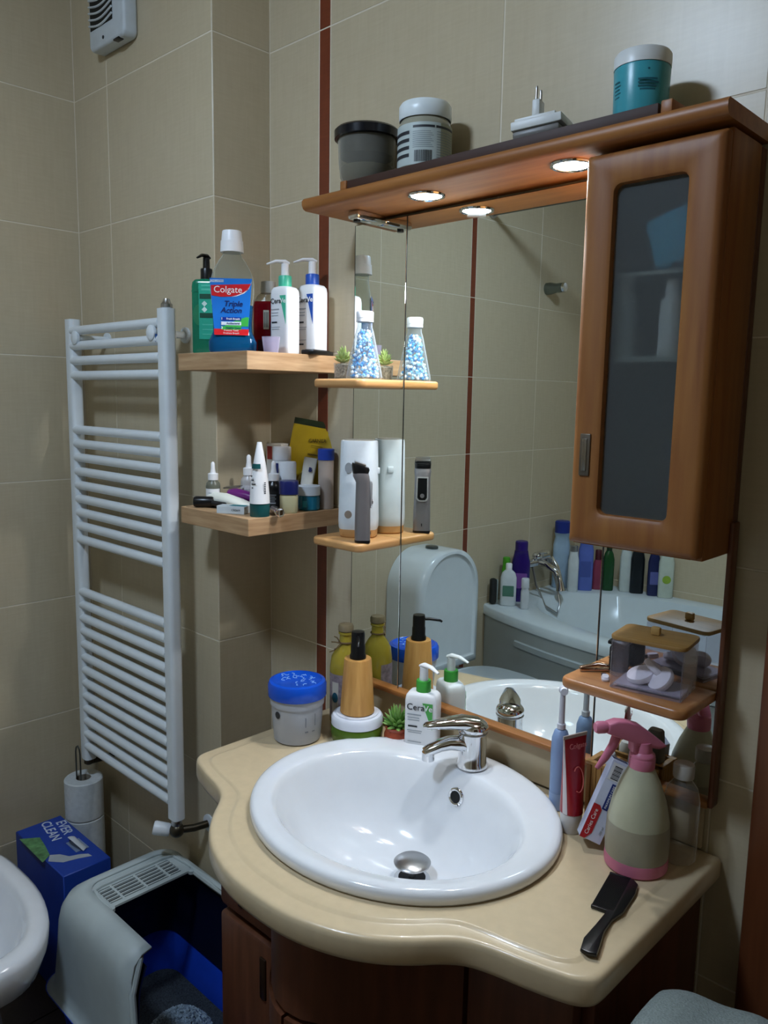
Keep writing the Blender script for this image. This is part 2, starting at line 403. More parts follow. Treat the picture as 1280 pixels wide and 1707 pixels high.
rings = [hole_ring(0.804), R_at(0.012, 0.804), R_at(0.003, 0.808), R_at(0.0, 0.815), R_at(0.0, 0.836), R_at(0.0015, 0.8425), R_at(0.005, 0.8455), R_at(0.010, 0.8462), R_at(0.013, 0.8463), R_at(0.030, 0.8464), R_at(0.0325, 0.8472), R_at(0.0365, 0.8496), R_at(0.039, 0.8500), R_at(0.043, 0.8500), hole_ring(0.85, 0.93), hole_ring(0.85), hole_ring(0.804)]
G().loft(rings, False, False).out('slab', CREAM, ct, ang=50)
G().box((VC, -0.007, 0.889), (0.806, 0.010, 0.078), 0.002).out('upstand', mat('#b9a888', 0.45), ct)
# basin
ba = thing('wash_basin', 'oval white ceramic drop-in wash basin in cream countertop', 'basin', (SX, SY, 0.85))
def er(a, b, z, cx=0.0, cy=0.0, n=72): return [(cx+a*math.cos(2*math.pi*i/n), cy+b*math.sin(2*math.pi*i/n), z) for i in range(n)]
IX, IY = 0.002, -0.022
rings = [er(SA-0.012, SB-0.012, -0.002), er(SA-0.002, SB-0.002, 0.001), er(SA+0.001, SB+0.001, 0.006), er(SA+0.0005, SB+0.0005, 0.015), er(SA-0.002, SB-0.002, 0.0195), er(SA-0.007, SB-0.007, 0.0222), er(SA-0.014, SB-0.014, 0.0228), er(SA-0.02, SB-0.02, 0.0228),
         er(0.238, 0.194, 0.0215, IX, IY), er(0.230, 0.186, 0.0210, IX, IY), er(0.2245, 0.1805, 0.0185, IX, IY), er(0.219, 0.175, 0.009, IX, IY), er(0.207, 0.163, -0.01, IX, IY), er(0.195, 0.150, -0.04, IX+0.002, IY+0.003), er(0.172, 0.130, -0.075, IX+0.003, IY+0.009), er(0.135, 0.102, -0.103, IX+0.004, IY+0.02), er(0.085, 0.066, -0.119, IX+0.005, IY+0.032), er(0.035, 0.033, -0.127, IX+0.006, IY+0.042), er(0.026, 0.026, -0.130, IX+0.006, IY+0.043), er(0.024, 0.024, -0.16, IX+0.006, IY+0.043)]
G().loft(rings, False, False).out('bowl', CERAM, ba, ang=60)
G().lathe([(0.031, 0.0), (0.031, 0.003), (0.022, 0.004), (0.021, -0.02)], 32, (IX+0.006, IY+0.043, -0.128), cap0=False, cap1=False).out('drain_ring', CHROME, ba)
G().lathe([(0.005, -0.03), (0.005, 0.014), (0.031, 0.015), (0.032, 0.018), (0.027, 0.022), (0.001, 0.024)], 32, (IX+0.006, IY+0.043, -0.114)).out('drain_plug', STEEL, ba)
G().lathe([(0.0235, -0.004), (0.0235, 0.0045), (0.001, 0.0045)], 32, (IX+0.006, IY+0.043, -0.1275)).out('drain_shade', mat('#050506', 0.6), ba)  # black disc painted in for the dark inside the drain
om = Matrix.Translation((0.008, IY+0.158, -0.020)) @ Euler((R(78), 0, 0)).to_matrix().to_4x4()
g = G(); g.tube([om @ Vector((0.0135*math.cos(2*math.pi*i/24), 0.0135*math.sin(2*math.pi*i/24), 0)) for i in range(24)], 0.0035, 8, closed=True); ov = g.out('overflow_ring', CHROME, ba)
G().lathe([(0.012, -0.002), (0.012, 0.0015)], 24, M=om).out('overflow_shade', mat('#050506', 0.7), ov)  # black disc standing in for the shade inside the overflow
# tap
tp = thing('basin_tap', 'chrome single-lever mixer tap on the white basin', 'tap', (-0.842, -0.078, 0.8745), -36)
G().lathe([(0.029, 0), (0.029, 0.004), (0.026, 0.010), (0.0255, 0.055), (0.026, 0.066), (0.023, 0.070)], 36).out('body', CHROME, tp)
g = G(); path = [(0, 0.0, 0.034), (0, -0.022, 0.044), (0, -0.045, 0.045), (0, -0.062, 0.041), (0, -0.080, 0.034), (0, -0.090, 0.029)]
g.tube(path, [0.020, 0.0195, 0.0165, 0.0145, 0.0135, 0.011], 18, flat=0.75); g.lathe([(0.0115, 0), (0.0115, 0.015)], 20, (0, -0.083, 0.015)); g.out('spout', CHROME, tp)
g = G(); g.ell((0, 0.001, 0.073), (0.0275, 0.0275, 0.016), 28, 14); g.tube([(0, 0.008, 0.078), (0, -0.02, 0.083), (0, -0.045, 0.083), (0, -0.07, 0.0815), (0, -0.088, 0.080), (0, -0.093, 0.0795)], [0.021, 0.0215, 0.0175, 0.013, 0.010, 0.004], 18, flat=0.62)
g.out('lever', CHROME, tp)
G().lathe([(0.0265, 0.063), (0.0272, 0.0645), (0.0265, 0.066)], 36, cap0=False, cap1=False).out('collar', STEEL, tp)

# ================================================================== mirror unit
MY = -0.02
mi = thing('wall_mirror', 'large three-panel wall mirror above the basin', 'mirror')
MIRR = bpy.data.materials.new('mirror_silver'); MIRR.use_nodes = True
_b = MIRR.node_tree.nodes['Principled BSDF']; _b.inputs['Metallic'].default_value = 1; _b.inputs['Roughness'].default_value = 0.0
_n = _noise(MIRR.node_tree, _coords(MIRR.node_tree), 3.0); MIRR.node_tree.links.new(_ramp(MIRR.node_tree, _n, [(0.2, (0.88, 0.93, 0.90)), (0.8, (0.89, 0.94, 0.91))]), _b.inputs['Base Color'])
MX = [-1.228, -1.084, -0.634, -0.431]
G().box((-0.8295, -0.009, 1.409), (0.797, 0.016, 0.955), 0.001).out('backing_board', CHERRY, mi)
for a, b in zip(MX, MX[1:]):
    G().box(((a+b)/2, -0.0185, 1.4095), (b-a-0.0024, 0.003, 0.951), 0.0006, 1).out('mirror_panel', MIRR, mi)
for x in MX[:3]:
    G().box((x+(0.0002 if x < -1.2 else 0), -0.0178, 1.4095), (0.0022, 0.0024, 0.951)).out('joint', mat('#1a1c1b', 0.5), mi)
G().box((-0.8295, -0.0205, 0.9335), (0.797, 0.025, 0.012), 0.004).out('bottom_trim', BEECH, mi)
G().box((-0.4285, -0.019, 1.15), (0.008, 0.024, 0.44), 0.003).out('side_trim', CHERRY, mi)
ca = thing('mirror_canopy', 'beech wood light canopy running along the mirror top', 'canopy')
pr = [(-0.004, 1.893), (-0.146, 1.893), (-0.152, 1.896), (-0.1555, 1.902), (-0.1555, 1.910), (-0.151, 1.915), (-0.004, 1.915)]
g = G(); g.loft([[(x, y, z) for y, z in pr] for x in (-1.236, -1.233, -0.430, -0.427)]); g.out('board', BEECH, ca, ang=50)
G().box((-0.825, -0.075, 1.9235), (0.60, 0.135, 0.017), 0.001).out('top_inlay', mat('#3a2218', 0.6), ca)
for x in (-1.131, -0.512): G().box((x, -0.0765, 1.9238), (0.016, 0.139, 0.0175), 0.002).out('end_block', BEECH, ca)
for i, x in enumerate((-0.973, -0.683)):
    sp = thing('canopy_spotlight', ['round LED spotlight in the canopy nearer the corner shelves', 'round LED spotlight in the canopy beside the wall cabinet'][i], 'spotlight', (x, -0.092, 1.893), group='LED spotlights under the mirror canopy')
    g = G(); g.tube([(0.030*math.cos(2*math.pi*k/32), 0.030*math.sin(2*math.pi*k/32), -0.001) for k in range(32)], 0.0035, 8, closed=True); g.out('bezel', CHROME, sp)
    G().lathe([(0.027, 0.0005), (0.026, -0.0025), (0.018, -0.004), (0.001, -0.0045)], 32).out('lens', glow(SPOT_COL, 60.0), sp)
    ld = bpy.data.lights.new('spot', 'SPOT'); ld.energy = SPOT_POWER; ld.color = SPOT_COL; ld.spot_size = R(156); ld.spot_blend = 0.25; ld.shadow_soft_size = 0.018
    lo = bpy.data.objects.new('led_beam', ld); COL.objects.link(lo); lo.parent = sp; lo.location = (0, 0, -0.012)
# clamp holding the glass under the canopy
cp = thing('chrome_clamp', 'small chrome glass clamp under the canopy end', 'clamp', (-1.155, -0.058, 1.893))
G().box((0, 0, -0.008), (0.030, 0.078, 0.016), 0.004).out('body', CHROME, cp)
G().lathe([(0.007, 0), (0.007, -0.004)], 16, (-0.004, -0.024, -0.0155)).out('screw', BLACK, cp)

# small shelves on the mirror
def mini_shelf(name, label, x0, x1, z, m=SHELFP, dep=-0.138):
    g = G(); r = 0.018
    poly = [(x0, MY-0.0005), (x0, dep+r)]+[(x0+r-r*math.cos(R(a)), dep+r-r*math.sin(R(a))) for a in range(15, 91, 15)]+[(x1-r+r*math.sin(R(a)), dep+r-r*math.cos(R(a))) for a in range(0, 91, 15)]+[(x1, MY-0.0005)]
    g.prism(poly, z-0.017, z, 0.0055, 3); return tag(g.out(name, m, ang=50), label, 'shelf', 'small wooden shelves on the mirror')
mini_shelf('mirror_shelf', 'small rounded wooden mirror shelf holding the blue bead flask', -1.228, -1.086, 1.574)
mini_shelf('mirror_shelf', 'small rounded wooden mirror shelf holding the trimmer', -1.228, -1.086, 1.257)
mini_shelf('mirror_shelf', 'rounded wooden mirror shelf below the cabinet with clear box', -0.634, -0.433, 1.113, wood('#a4683c', '#bd8450', 'x', 1.2, 0.35, 0.2), -0.140)

# wall cabinet with frosted door
CB = thing('wall_cabinet', 'tall beech wall cabinet with frosted glass door beside mirror', 'cabinet')
x0, x1, z0, z1 = -0.632, -0.431, 1.324, 1.888
CABD = wood('#3f2517', '#55331f', 'z', 1.0, 0.45); CABI = mat('#2b2622', 0.6)
G().box((x0+0.008, -0.0705, (z0+z1)/2), (0.016, 0.099, z1-z0), 0.001).out('side_panel', BEECHV, CB)
G().box((x1-0.008, -0.0705, (z0+z1)/2), (0.016, 0.099, z1-z0), 0.001).out('side_panel', BEECHV, CB)
G().box(((x0+x1)/2, -0.0705, z0+0.008), (x1-x0-0.032, 0.099, 0.016)).out('bottom_panel', BEECH, CB)
G().box(((x0+x1)/2, -0.0705, z1-0.008), (x1-x0-0.032, 0.099, 0.016)).out('top_panel', BEECH, CB)
G().box(((x0+x1)/2, -0.024, (z0+z1)/2), (x1-x0-0.032, 0.005, z1-z0-0.03)).out('back_panel', mat('#2e2823', 0.6), CB)
G().box(((x0+x1)/2, -0.0705, 1.600), (x1-x0-0.034, 0.085, 0.008)).out('inner_shelf', mat('#9aa29c', 0.3), CB)
G().box(((x0+x1)/2, -0.0705, 1.718), (x1-x0-0.034, 0.085, 0.006)).out('inner_shelf', mat('#9aa29c', 0.3), CB)
# door frame with rounded opening
W, H = x1-x0-0.002, z1-z0-0.008
out_p = rrect(-W/2, W/2, -H/2, H/2, 0.004, 8); in_p = rrect(-W/2+0.046, W/2-0.047, -H/2+0.047, H/2-0.045, 0.012, 8)
def fr(p, d): return [(x, d, z) for x, z in p]
def grow(p, e):
    return [(x+e*(1 if x > 0 else -1), z+e*(1 if z > 0 else -1)) for x, z in p]
g = G(); g.loft([fr(out_p, 0.010), fr(out_p, -0.002), fr(grow(out_p, -0.004), -0.008), fr(grow(out_p, -0.010), -0.010), fr(grow(in_p, 0.006), -0.010), fr(grow(in_p, 0.001), -0.007), fr(in_p, -0.002), fr(in_p, 0.010), fr(out_p, 0.010)], False, False)
door = g.out('door', BEECHV, CB, loc=((x0+x1)/2, -0.1305, (z0+z1)/2), ang=40)
FROST = bpy.data.materials.new('frosted_glass'); FROST.use_nodes = True
_b = FROST.node_tree.nodes['Principled BSDF']; _b.inputs['Transmission Weight'].default_value = 0.93; _b.inputs['Roughness'].default_value = 0.30; _b.inputs['IOR'].default_value = 1.2; _b.inputs['Specular IOR Level'].default_value = 0.1
_n = _noise(FROST.node_tree, _coords(FROST.node_tree), 200.0); FROST.node_tree.links.new(_ramp(FROST.node_tree, _n, [(0.2, (0.60, 0.64, 0.64)), (0.8, (0.64, 0.68, 0.68))]), _b.inputs['Base Color'])
G().box((0, 0.004, 0.0), (W-0.084, 0.004, H-0.084)).out('glass_pane', FROST, door)
h = G().box((-W/2+0.024, -0.011, -0.145), (0.017, 0.004, 0.062), 0.0015).out('handle', mat('#6d6459', 0.35, metal=0.7), door)
G().box((-W/2+0.024, -0.0135, -0.145), (0.008, 0.002, 0.048), 0.0009).out('grip', mat('#8f877c', 0.25, metal=0.9), h)
# things inside the cabinet
o = G(); o.box((0, 0, 0), (0.085, 0.03, 0.075), 0.01, M=Euler((0, R(-18), 0)).to_matrix().to_4x4()); o = o.out('folded_cloth', mat('#4ea6c4', 0.8), loc=(-0.510, -0.080, 1.770))
tag(o, 'folded light blue cloth behind the frosted cabinet glass', 'cloth')
for i, (x, hh, rr, lb) in enumerate(((-0.585, 0.12, 0.020, 'pale bottle at the handle side behind frosted glass'), (-0.512, 0.105, 0.017, 'white bottle in the middle behind frosted glass'), (-0.469, 0.10, 0.014, 'orange-brown slim bottle behind frosted glass'))):
    c = ('#a5adab', '#e2e4e2', '#a0703c')[i]
    t = thing('toiletry_bottle', lb, 'bottle', (x, -0.088, 1.604), group='bottles inside the wall cabinet')
    G().lathe([(rr, 0), (rr, hh*0.7), (rr*0.6, hh*0.8)], 20).out('body', mat(c, 0.5), t); G().lathe([(rr*0.6, hh*0.8), (rr*0.6, hh)], 16).out('cap', WHITE, t)

# ================================================================== corner shelves
for z, lb in ((1.625, 'thick light oak corner shelf holding mouthwash and pump bottles'), (1.295, 'thick light oak corner shelf crowded with small cosmetics')):
    s = tag(G().box((-1.4085, -0.1255, z-0.018), (0.245, 0.249, 0.036), 0.001, 1).out('corner_shelf', SHELFW, smooth=False), lb, 'shelf', 'oak corner shelves')

# ---------------------------------------------------------------- helpers for toiletries
def pump_head(parent, z, m, r=0.012, h=0.03, nz=0.034, ang=0.0, nm='pump', thick=0.0045):
    g = G(); g.lathe([(r*0.75, z), (r*0.70, z+h)], 20)
    M4 = Matrix.Rotation(R(ang), 4, 'Z')
    g.tube([M4 @ Vector(p) for p in ((0, r*0.8, z+h), (0, 0, z+h+0.004), (0, -nz*0.5, z+h+0.004), (0, -nz, z+h-0.003))], [thick*1.2, thick*1.6, thick*1.25, thick*0.7], 12, flat=0.6)
    return g.out(nm, m, parent)
def pump_bottle(name, label, loc, rotz, w, d, h, body_m, collar_m, head_m, collar_r=0.014, p=5.0, neck=0.35, head_h=0.03, nz=0.036, ang=0.0, group=None, shoulder=0.016):
    t = thing(name, label, 'bottle', loc, rotz, group)
    rings = [ring(w*0.94, d*0.9, 0.0, p=p), ring(w, d, 0.004, p=p), ring(w, d, h-shoulder, p=p), ring(w*0.95, d*0.95, h-shoulder*0.45, p=p), ring(w*0.8, d*0.85, h-shoulder*0.12, p=p*0.8), ring(collar_r*2.2, collar_r*2.1, h, p=2.2)]
    G().loft(rings).out('body', body_m, t, ang=45)
    ch = 0.022; G().lathe([(collar_r, h-0.001), (collar_r, h+ch*0.9), (collar_r*0.93, h+ch)], 28).out('collar', collar_m, t)
    pump_head(t, h+ch, head_m, collar_r*0.8, head_h, nz, ang); return t
def plate(parent, w, h, z, y, m, name='label', poly=None, bev=0.0):
    """flat printed label on a face looking -y"""
    poly = poly or rrect(-w/2, w/2, -h/2, h/2, min(w, h)*0.06, 3)
    g = G(); g.prism(poly, 0, 0.0004); g.xf(Matrix.Translation((0, y, z)) @ Matrix.Rotation(R(90), 4, 'X')); return g.out(name, m, parent, smooth=False)
def bars(parent, items, y, m=INKL, name='small_print'):
    g = G()
    for x, z, w, h in items: g.box((x, y, z), (w, 0.0003, h))
    o = g.out(name, m, parent, smooth=False); o['kind'] = 'stuff'; return o

# ---------------------------------------------------------------- upper corner shelf
UZ = 1.625
# green pump bottle
GRN = mat('#1f9470', 0.12, trans=0.45, var=0.05); 
t = pump_bottle('shampoo_bottle', 'translucent green bottle with black pump on upper corner shelf', (-1.487, -0.205, UZ), 42, 0.058, 0.04, 0.155, GRN, BLACK, BLACK, 0.0125, 6.0, nz=0.026, head_h=0.022, ang=-30)
plate(t, 0.030, 0.11, 0.085, -0.0206, mat('#2fae90', 0.3), poly=[(-0.012, -0.055), (0.027, -0.055), (0.027, 0.06), (-0.012, 0.06)])
plate(t, 0.038, 0.01, 0.118, -0.0212, mat('#0d4a38', 0.4), 'label_band', poly=[(-0.010, -0.005), (0.0275, -0.005), (0.0275, 0.005), (-0.010, 0.005)])
plate(t, 0.038, 0.01, 0.079, -0.0212, mat('#0d4a38', 0.4), 'label_band', poly=[(-0.010, -0.005), (0.0275, -0.005), (0.0275, 0.005), (-0.010, 0.005)])
text('ULTRA', 0.0055, mat('#157a5c', 0.4), t, (-0.019, -0.0208, 0.128))
bars(t, [(0.008, 0.132, 0.028, 0.004), (0.008, 0.140, 0.028, 0.003), (0.008, 0.04, 0.026, 0.002), (0.008, 0.05, 0.026, 0.002), (0.008, 0.06, 0.026, 0.002)], -0.0212, mat('#56c4a8', 0.4))
for z in (0.103, 0.091):
    g = G(); g.prism([(-0.006, 0), (0.0, 0.006), (0.006, 0), (0.0, -0.006)], 0, 0.0003); g.xf(Matrix.Translation((0.0, -0.0212, z)) @ Matrix.Rotation(R(90), 4, 'X')); g.out('label_mark', mat('#d8efe6', 0.4), t, smooth=False)
g = G(); g.prism([(0.019*math.cos(R(a)), 0.022*math.sin(R(a))) for a in range(0, 360, 20)], 0, 0.0003); g.xf(Matrix.Translation((-0.0115, -0.0206, 0.08)) @ Matrix.Rotation(R(90), 4, 'X') @ Matrix.Diagonal((0.72, 1, 1, 1))); g.out('label_leaf', mat('#1b7a50', 0.4), t, smooth=False)
# blue mouthwash
t = thing('mouthwash_bottle', 'big blue mouthwash bottle with white cap on upper corner shelf', 'bottle', (-1.395, -0.205, UZ), 48)
MWB = mat('#1577b8', 0.05, trans=0.7, ior=1.33, var=0.03)
bw = [(0.090, 0.0), (0.096, 0.004), (0.097, 0.022), (0.090, 0.030), (0.079, 0.042), (0.078, 0.060), (0.083, 0.095)]
G().loft([ring(w_, w_*0.52, z, p=3.5) for w_, z in bw]).out('liquid', MWB, t, ang=60)
up = [(0.083, 0.0952), (0.089, 0.130), (0.088, 0.142), (0.078, 0.160), (0.056, 0.182), (0.036, 0.196), (0.033, 0.203)]
G().loft([ring(w_, max(w_*0.52, 0.033), z, p=3.5 if z < 0.17 else 2.4) for w_, z in up], False).out('clear_upper', thin('#dfe4dc', 0.10), t, ang=60)
G().lathe([(0.0235, 0.200), (0.0225, 0.222), (0.0212, 0.2225), (0.0195, 0.240), (0.0185, 0.242), (0.001, 0.242)], 32).out('cap', WHITE, t)
lbp = [(-0.0335, 0.0), (0.0335, 0.0), (0.042, 0.112), (-0.042, 0.112)]
G().prism(lbp, 0, 0.0006).xf(Matrix.Translation((0, -0.0246, 0.034)) @ Matrix.Rotation(R(90), 4, 'X')).out('label', mat('#1c70c8', 0.3), t, smooth=False)
Y0 = -0.0255
plate(t, 0, 0, 0.034, Y0, mat('#c01f26', 0.3), 'label_banner', [(-0.040, 0.098), (0.0405, 0.102), (0.034, 0.090), (0.02, 0.082), (0.0, 0.0765), (-0.02, 0.0755), (-0.0385, 0.078)])
plate(t, 0, 0, 0.034, Y0, WHITE, 'label_swoosh', [(0.041, 0.1045), (0.0418, 0.107), (0.036, 0.0955), (0.026, 0.0855), (0.012, 0.079), (0.0, 0.0755), (0.012, 0.0775), (0.026, 0.083), (0.036, 0.092)])
text('Colgate', 0.0185, WHITE, t, (-0.006, Y0-0.0008, 0.1235), sx=0.98)
plate(t, 0, 0, 0.034, Y0, mat('#cfe2f5', 0.3), 'label_tag', [(-0.041, 0.104), (-0.014, 0.1045), (-0.0145, 0.109), (-0.0415, 0.1085)])
text('LONG LASTING', 0.0038, NAVY, t, (-0.0275, Y0-0.0006, 0.1405))
text('Triple', 0.0155, NAVY, t, (0.004, Y0-0.0004, 0.096), shear=0.25, bold=0.0002); text('Action', 0.0155, NAVY, t, (0.0, Y0-0.0004, 0.083), shear=0.25, bold=0.0002)
plate(t, 0, 0, 0.034, Y0, mat('#3fae4a', 0.3), 'label_green', [(-0.014, 0.018), (0.034, 0.018), (0.0355, 0.036), (0.030, 0.0365), (0.01, 0.030)])
for z, c, s in ((0.0665, '#16308c', 'Fresh Breath'), (0.0575, '#d6e4ef', 'Antibacterial'), (0.0485, '#3fae4a', 'Healthy Gums')):
    plate(t, 0.040, 0.0066, z, Y0-0.0003, mat(c, 0.3), 'label_bar'); text(s, 0.0052, WHITE if c[1] == '1' else NAVY, t, (0.004, Y0-0.0009, z), bold=0.0001)
for z, s in ((0.0665, '1'), (0.0575, '2'), (0.0485, '3')): text(s, 0.0065, WHITE, t, (-0.0185, Y0-0.001, z), bold=0.0002)
plate(t, 0, 0, 0.034, Y0-0.0002, mat('#d2232a', 0.3), 'label_base_band', [(-0.034, 0.0005), (0.034, 0.0005), (0.035, 0.0125), (-0.0345, 0.0125)])
text('Protects Teeth', 0.0048, WHITE, t, (0, Y0-0.0008, 0.0435)); text('Freshens Breath', 0.0048, WHITE, t, (0, Y0-0.0008, 0.0382))
# red mouthwash
t = thing('mouthwash_bottle', 'red mouthwash bottle with translucent cap behind the blue one', 'bottle', (-1.418, -0.095, UZ), 40)
G().loft([ring(0.058, 0.04, 0, p=4), ring(0.062, 0.044, 0.004, p=4), ring(0.062, 0.044, 0.105, p=4), ring(0.058, 0.04, 0.114, p=4)]).out('liquid', mat('#9c1424', 0.08, trans=0.45, ior=1.33), t, ang=50)
G().loft([ring(0.058, 0.04, 0.1142, p=4), ring(0.046, 0.034, 0.126, p=3), ring(0.030, 0.030, 0.134, p=2)], False).out('clear_upper', thin('#e2dccb', 0.12), t, ang=50)
G().lathe([(0.0165, 0.132), (0.0165, 0.140), (0.0155, 0.156), (0.014, 0.157), (0.001, 0.157)], 24).out('cap', mat('#c9c5bc', 0.35, trans=0.2), t)
plate(t, 0.012, 0.04, 0.075, -0.0224, mat('#d6d2c6', 0.5), 'barcode_label'); bars(t, [(x, 0.075, 0.0007, 0.032) for x in (-0.004, -0.0025, -0.0005, 0.001, 0.003, 0.0042)], -0.0229, INK, 'barcode')
plate(t, 0.02, 0.085, 0.055, -0.0224, NAVY, 'side_label', [(0.009, -0.045), (0.031, -0.045), (0.031, 0.03), (0.020, 0.028), (0.009, 0.015)])
text('B', 0.016, mat('#101a4a', 0.4), t, (0.022, -0.0232, 0.092), bold=0.0008)
plate(t, 0.024, 0.03, 0.02, -0.0226, mat('#3d0f1c', 0.4), 'back_print', rrect(-0.018, 0.008, -0.013, 0.013, 0.001, 2))
# measuring cup
t = thing('measuring_cup', 'small clear plastic measuring cup on upper corner shelf', 'cup', (-1.316, -0.168, UZ))
g = G(); g.lathe([(0.0145, 0), (0.0185, 0.032), (0.0178, 0.032), (0.0138, 0.0015), (0.001, 0.0015)], 28, cap1=False); g.out('cup', thin('#cfc9dd', 0.35), t)
t['category'] = 'cup'
# two white lotion bottles
MINT = mat('#46b593', 0.35); 
def cera(label, loc, rotz, w, d, h, collar, tri, s=1.0, ang=0.0, txt=True):
    t = pump_bottle('lotion_bottle', label, loc, rotz, w, d, h, WHITE, collar, WHITE, 0.0145*s, 6.0, head_h=0.026*s, nz=0.040*s, ang=ang)
    y = -d/2-0.0006
    plate(t, 0, 0, 0, y, tri, 'label_wedge', [(w*0.06, h*0.86), (w*0.37, h*0.86), (w*0.37, h*0.44)])
    text('Cera', w*0.27, INK, t, (-w*0.14, y-0.0008, h*0.78), bold=0.0001); text('Ve', w*0.25, WHITE, t, (w*0.24, y-0.0012, h*0.78), bold=0.0002)
    bars(t, [(-w*0.18, h*0.66, w*0.42, 0.0022), (-w*0.20, h*0.61, w*0.36, 0.0016), (-w*0.20, h*0.57, w*0.36, 0.0016), (-w*0.16, h*0.40, w*0.45, 0.0012), (-w*0.16, h*0.37, w*0.40, 0.0012), (-w*0.16, h*0.22, w*0.42, 0.0012)], y, INKL)
    bars(t, [(-w*0.22, h*0.47, w*0.28, 0.0032), (-w*0.22, h*0.16, w*0.28, 0.0032)], y, INK, 'bold_print'); return t
cera('white lotion pump bottle with mint green collar on corner shelf', (-1.340, -0.112, UZ), 10, 0.052, 0.040, 0.138, MINT, MINT, 0.95, -42)
cera('white lotion pump bottle with blue collar on corner shelf', (-1.330, -0.046, UZ), 6, 0.058, 0.042, 0.148, mat('#2455b5', 0.35), mat('#1c4aa0', 0.4), 1.0, -44)
# flat black comb-like case by the wall
t = thing('black_case', 'flat black case lying at the end of upper shelf', 'case', (-1.302, -0.055, UZ), 20)
G().box((0, 0, 0.005), (0.03, 0.09, 0.010), 0.003).out('case', BLACK, t)
G().box((0, 0, 0.0106), (0.022, 0.07, 0.0012), 0.0005).out('lid', BLACKM, t)

# ---------------------------------------------------------------- lower corner shelf
LZ = 1.295
def dropper(label, loc, lm, bm_, s=1.0, cap=WHITE):
    t = thing('dropper_bottle', label, 'bottle', loc, face_cam(loc[0], loc[1], -8), 'serum dropper bottles')
    G().lathe([(0.0155*s, 0), (0.0165*s, 0.002), (0.0165*s, 0.045*s), (0.015*s, 0.052*s), (0.0095*s, 0.058*s), (0.009*s, 0.060*s)], 28).out('body', bm_, t)
    G().lathe([(0.0115*s, 0.059*s), (0.0115*s, 0.073*s), (0.0075*s, 0.0745*s)], 24).out('collar', cap, t)
    G().lathe([(0.0065*s, 0.0745*s), (0.0048*s, 0.085*s), (0.0046*s, 0.096*s), (0.0025*s, 0.0995*s), (0.0005, 0.1*s)], 18).out('bulb', cap, t)
    G().patch(0.0169*s, 0.008*s, 0.040*s, -65, 65).out('label', lm, t, recalc=False)
    g = G()
    for k in range(4): g.patch(0.0171*s, (0.030-0.004*k)*s, (0.0312-0.004*k)*s, -30, 25-8*(k % 2))
    g.patch(0.0171*s, 0.0125*s, 0.0155*s, -28, 22); g.out('small_print', INKL, t, recalc=False); return t
dropper('frosted dropper bottle standing alone beside the black razor', (-1.495, -0.190, LZ), WHITE, thin('#8d8f80', 0.45, 0.3), 0.98)
dropper('milky dropper bottle behind the white standing tube', (-1.469, -0.112, LZ), mat('#d8d6d8', 0.4), mat('#c9c6c4', 0.3, trans=0.2), 1.12)
dropper('dark dropper bottle with white cap behind the standing tube', (-1.372, -0.118, LZ), BLACKM, BLACK, 1.05)
# standing white tube with teal cap
t = thing('cream_tube', 'white squeeze tube standing on dark teal cap on corner shelf', 'tube', (-1.306, -0.206, LZ), 46)
TEAL = mat('#0d4f50', 0.4)
G().lathe([(0.0195, 0), (0.020, 0.001), (0.0205, 0.026), (0.019, 0.027)], 32).out('cap', TEAL, t)
G().loft([ring(0.041-0.006*k/8, 0.040*(1-k/8)+0.0016, 0.0272+0.122*k/8 if k else 0.0272, p=2.0+0.4*(k > 4)) if False else ring(0.041*(1-0.78*(k/8)**1.6)+0.0, 0.040*(1-k/8)**0.8+0.0035, 0.0272+0.124*k/8, p=2.2) for k in range(9)]).out('tube_body', WHITE, t, ang=70)
G().patch(0.0172, 0.098, 0.108, -60, 14, r1=0.0158).out('label_band', TEAL, t, recalc=False)
g = G()
for k in range(6): g.patch(0.0208-0.0006*k, 0.082-0.008*k, 0.0845-0.008*k, -48, -38+18*(k % 3)*0.6, 6)
g.out('small_print', INK, t, recalc=False)
g = G()
for k in range(7): g.patch(0.0206, 0.048+0.0035*k, 0.050+0.0035*k, 32, 44, 4)
g.out('barcode', INK, t, recalc=False)
# black razor lying with its handle
t = thing('razor', 'black safety razor lying at the shelf front edge', 'razor', (-1.484, -0.222, LZ+0.0005), 44)
g = G(); g.lathe([(0.0105, -0.021), (0.012, -0.017), (0.012, 0.017), (0.0105, 0.021)], 20, (0, 0, 0.0122), M=Matrix.Rotation(R(90), 4, 'Y')); g.out('head', BLACK, t)
G().tube([(0.004, 0.004, 0.012), (0.026, -0.010, 0.010), (0.050, -0.026, 0.0078)], [0.0055, 0.0062, 0.0072], 12).out('handle', BLACKM, t)
# big white tube lying
t = thing('cream_tube', 'white squeeze tube lying flat behind the black razor', 'tube', (-1.452, -0.187, LZ), 16)
G().loft([[(x, y0*math.cos(2*math.pi*i/20), zc+zr*math.sin(2*math.pi*i/20)) for i in range(20)] for x, y0, zc, zr in ((-0.045, 0.014, 0.014, 0.0135), (-0.03, 0.0165, 0.0165, 0.016), (0.0, 0.0175, 0.0165, 0.0155), (0.04, 0.019, 0.012, 0.011), (0.08, 0.020, 0.006, 0.0025))]).out('tube_body', mat('#d9dbd0', 0.4), t, ang=60)
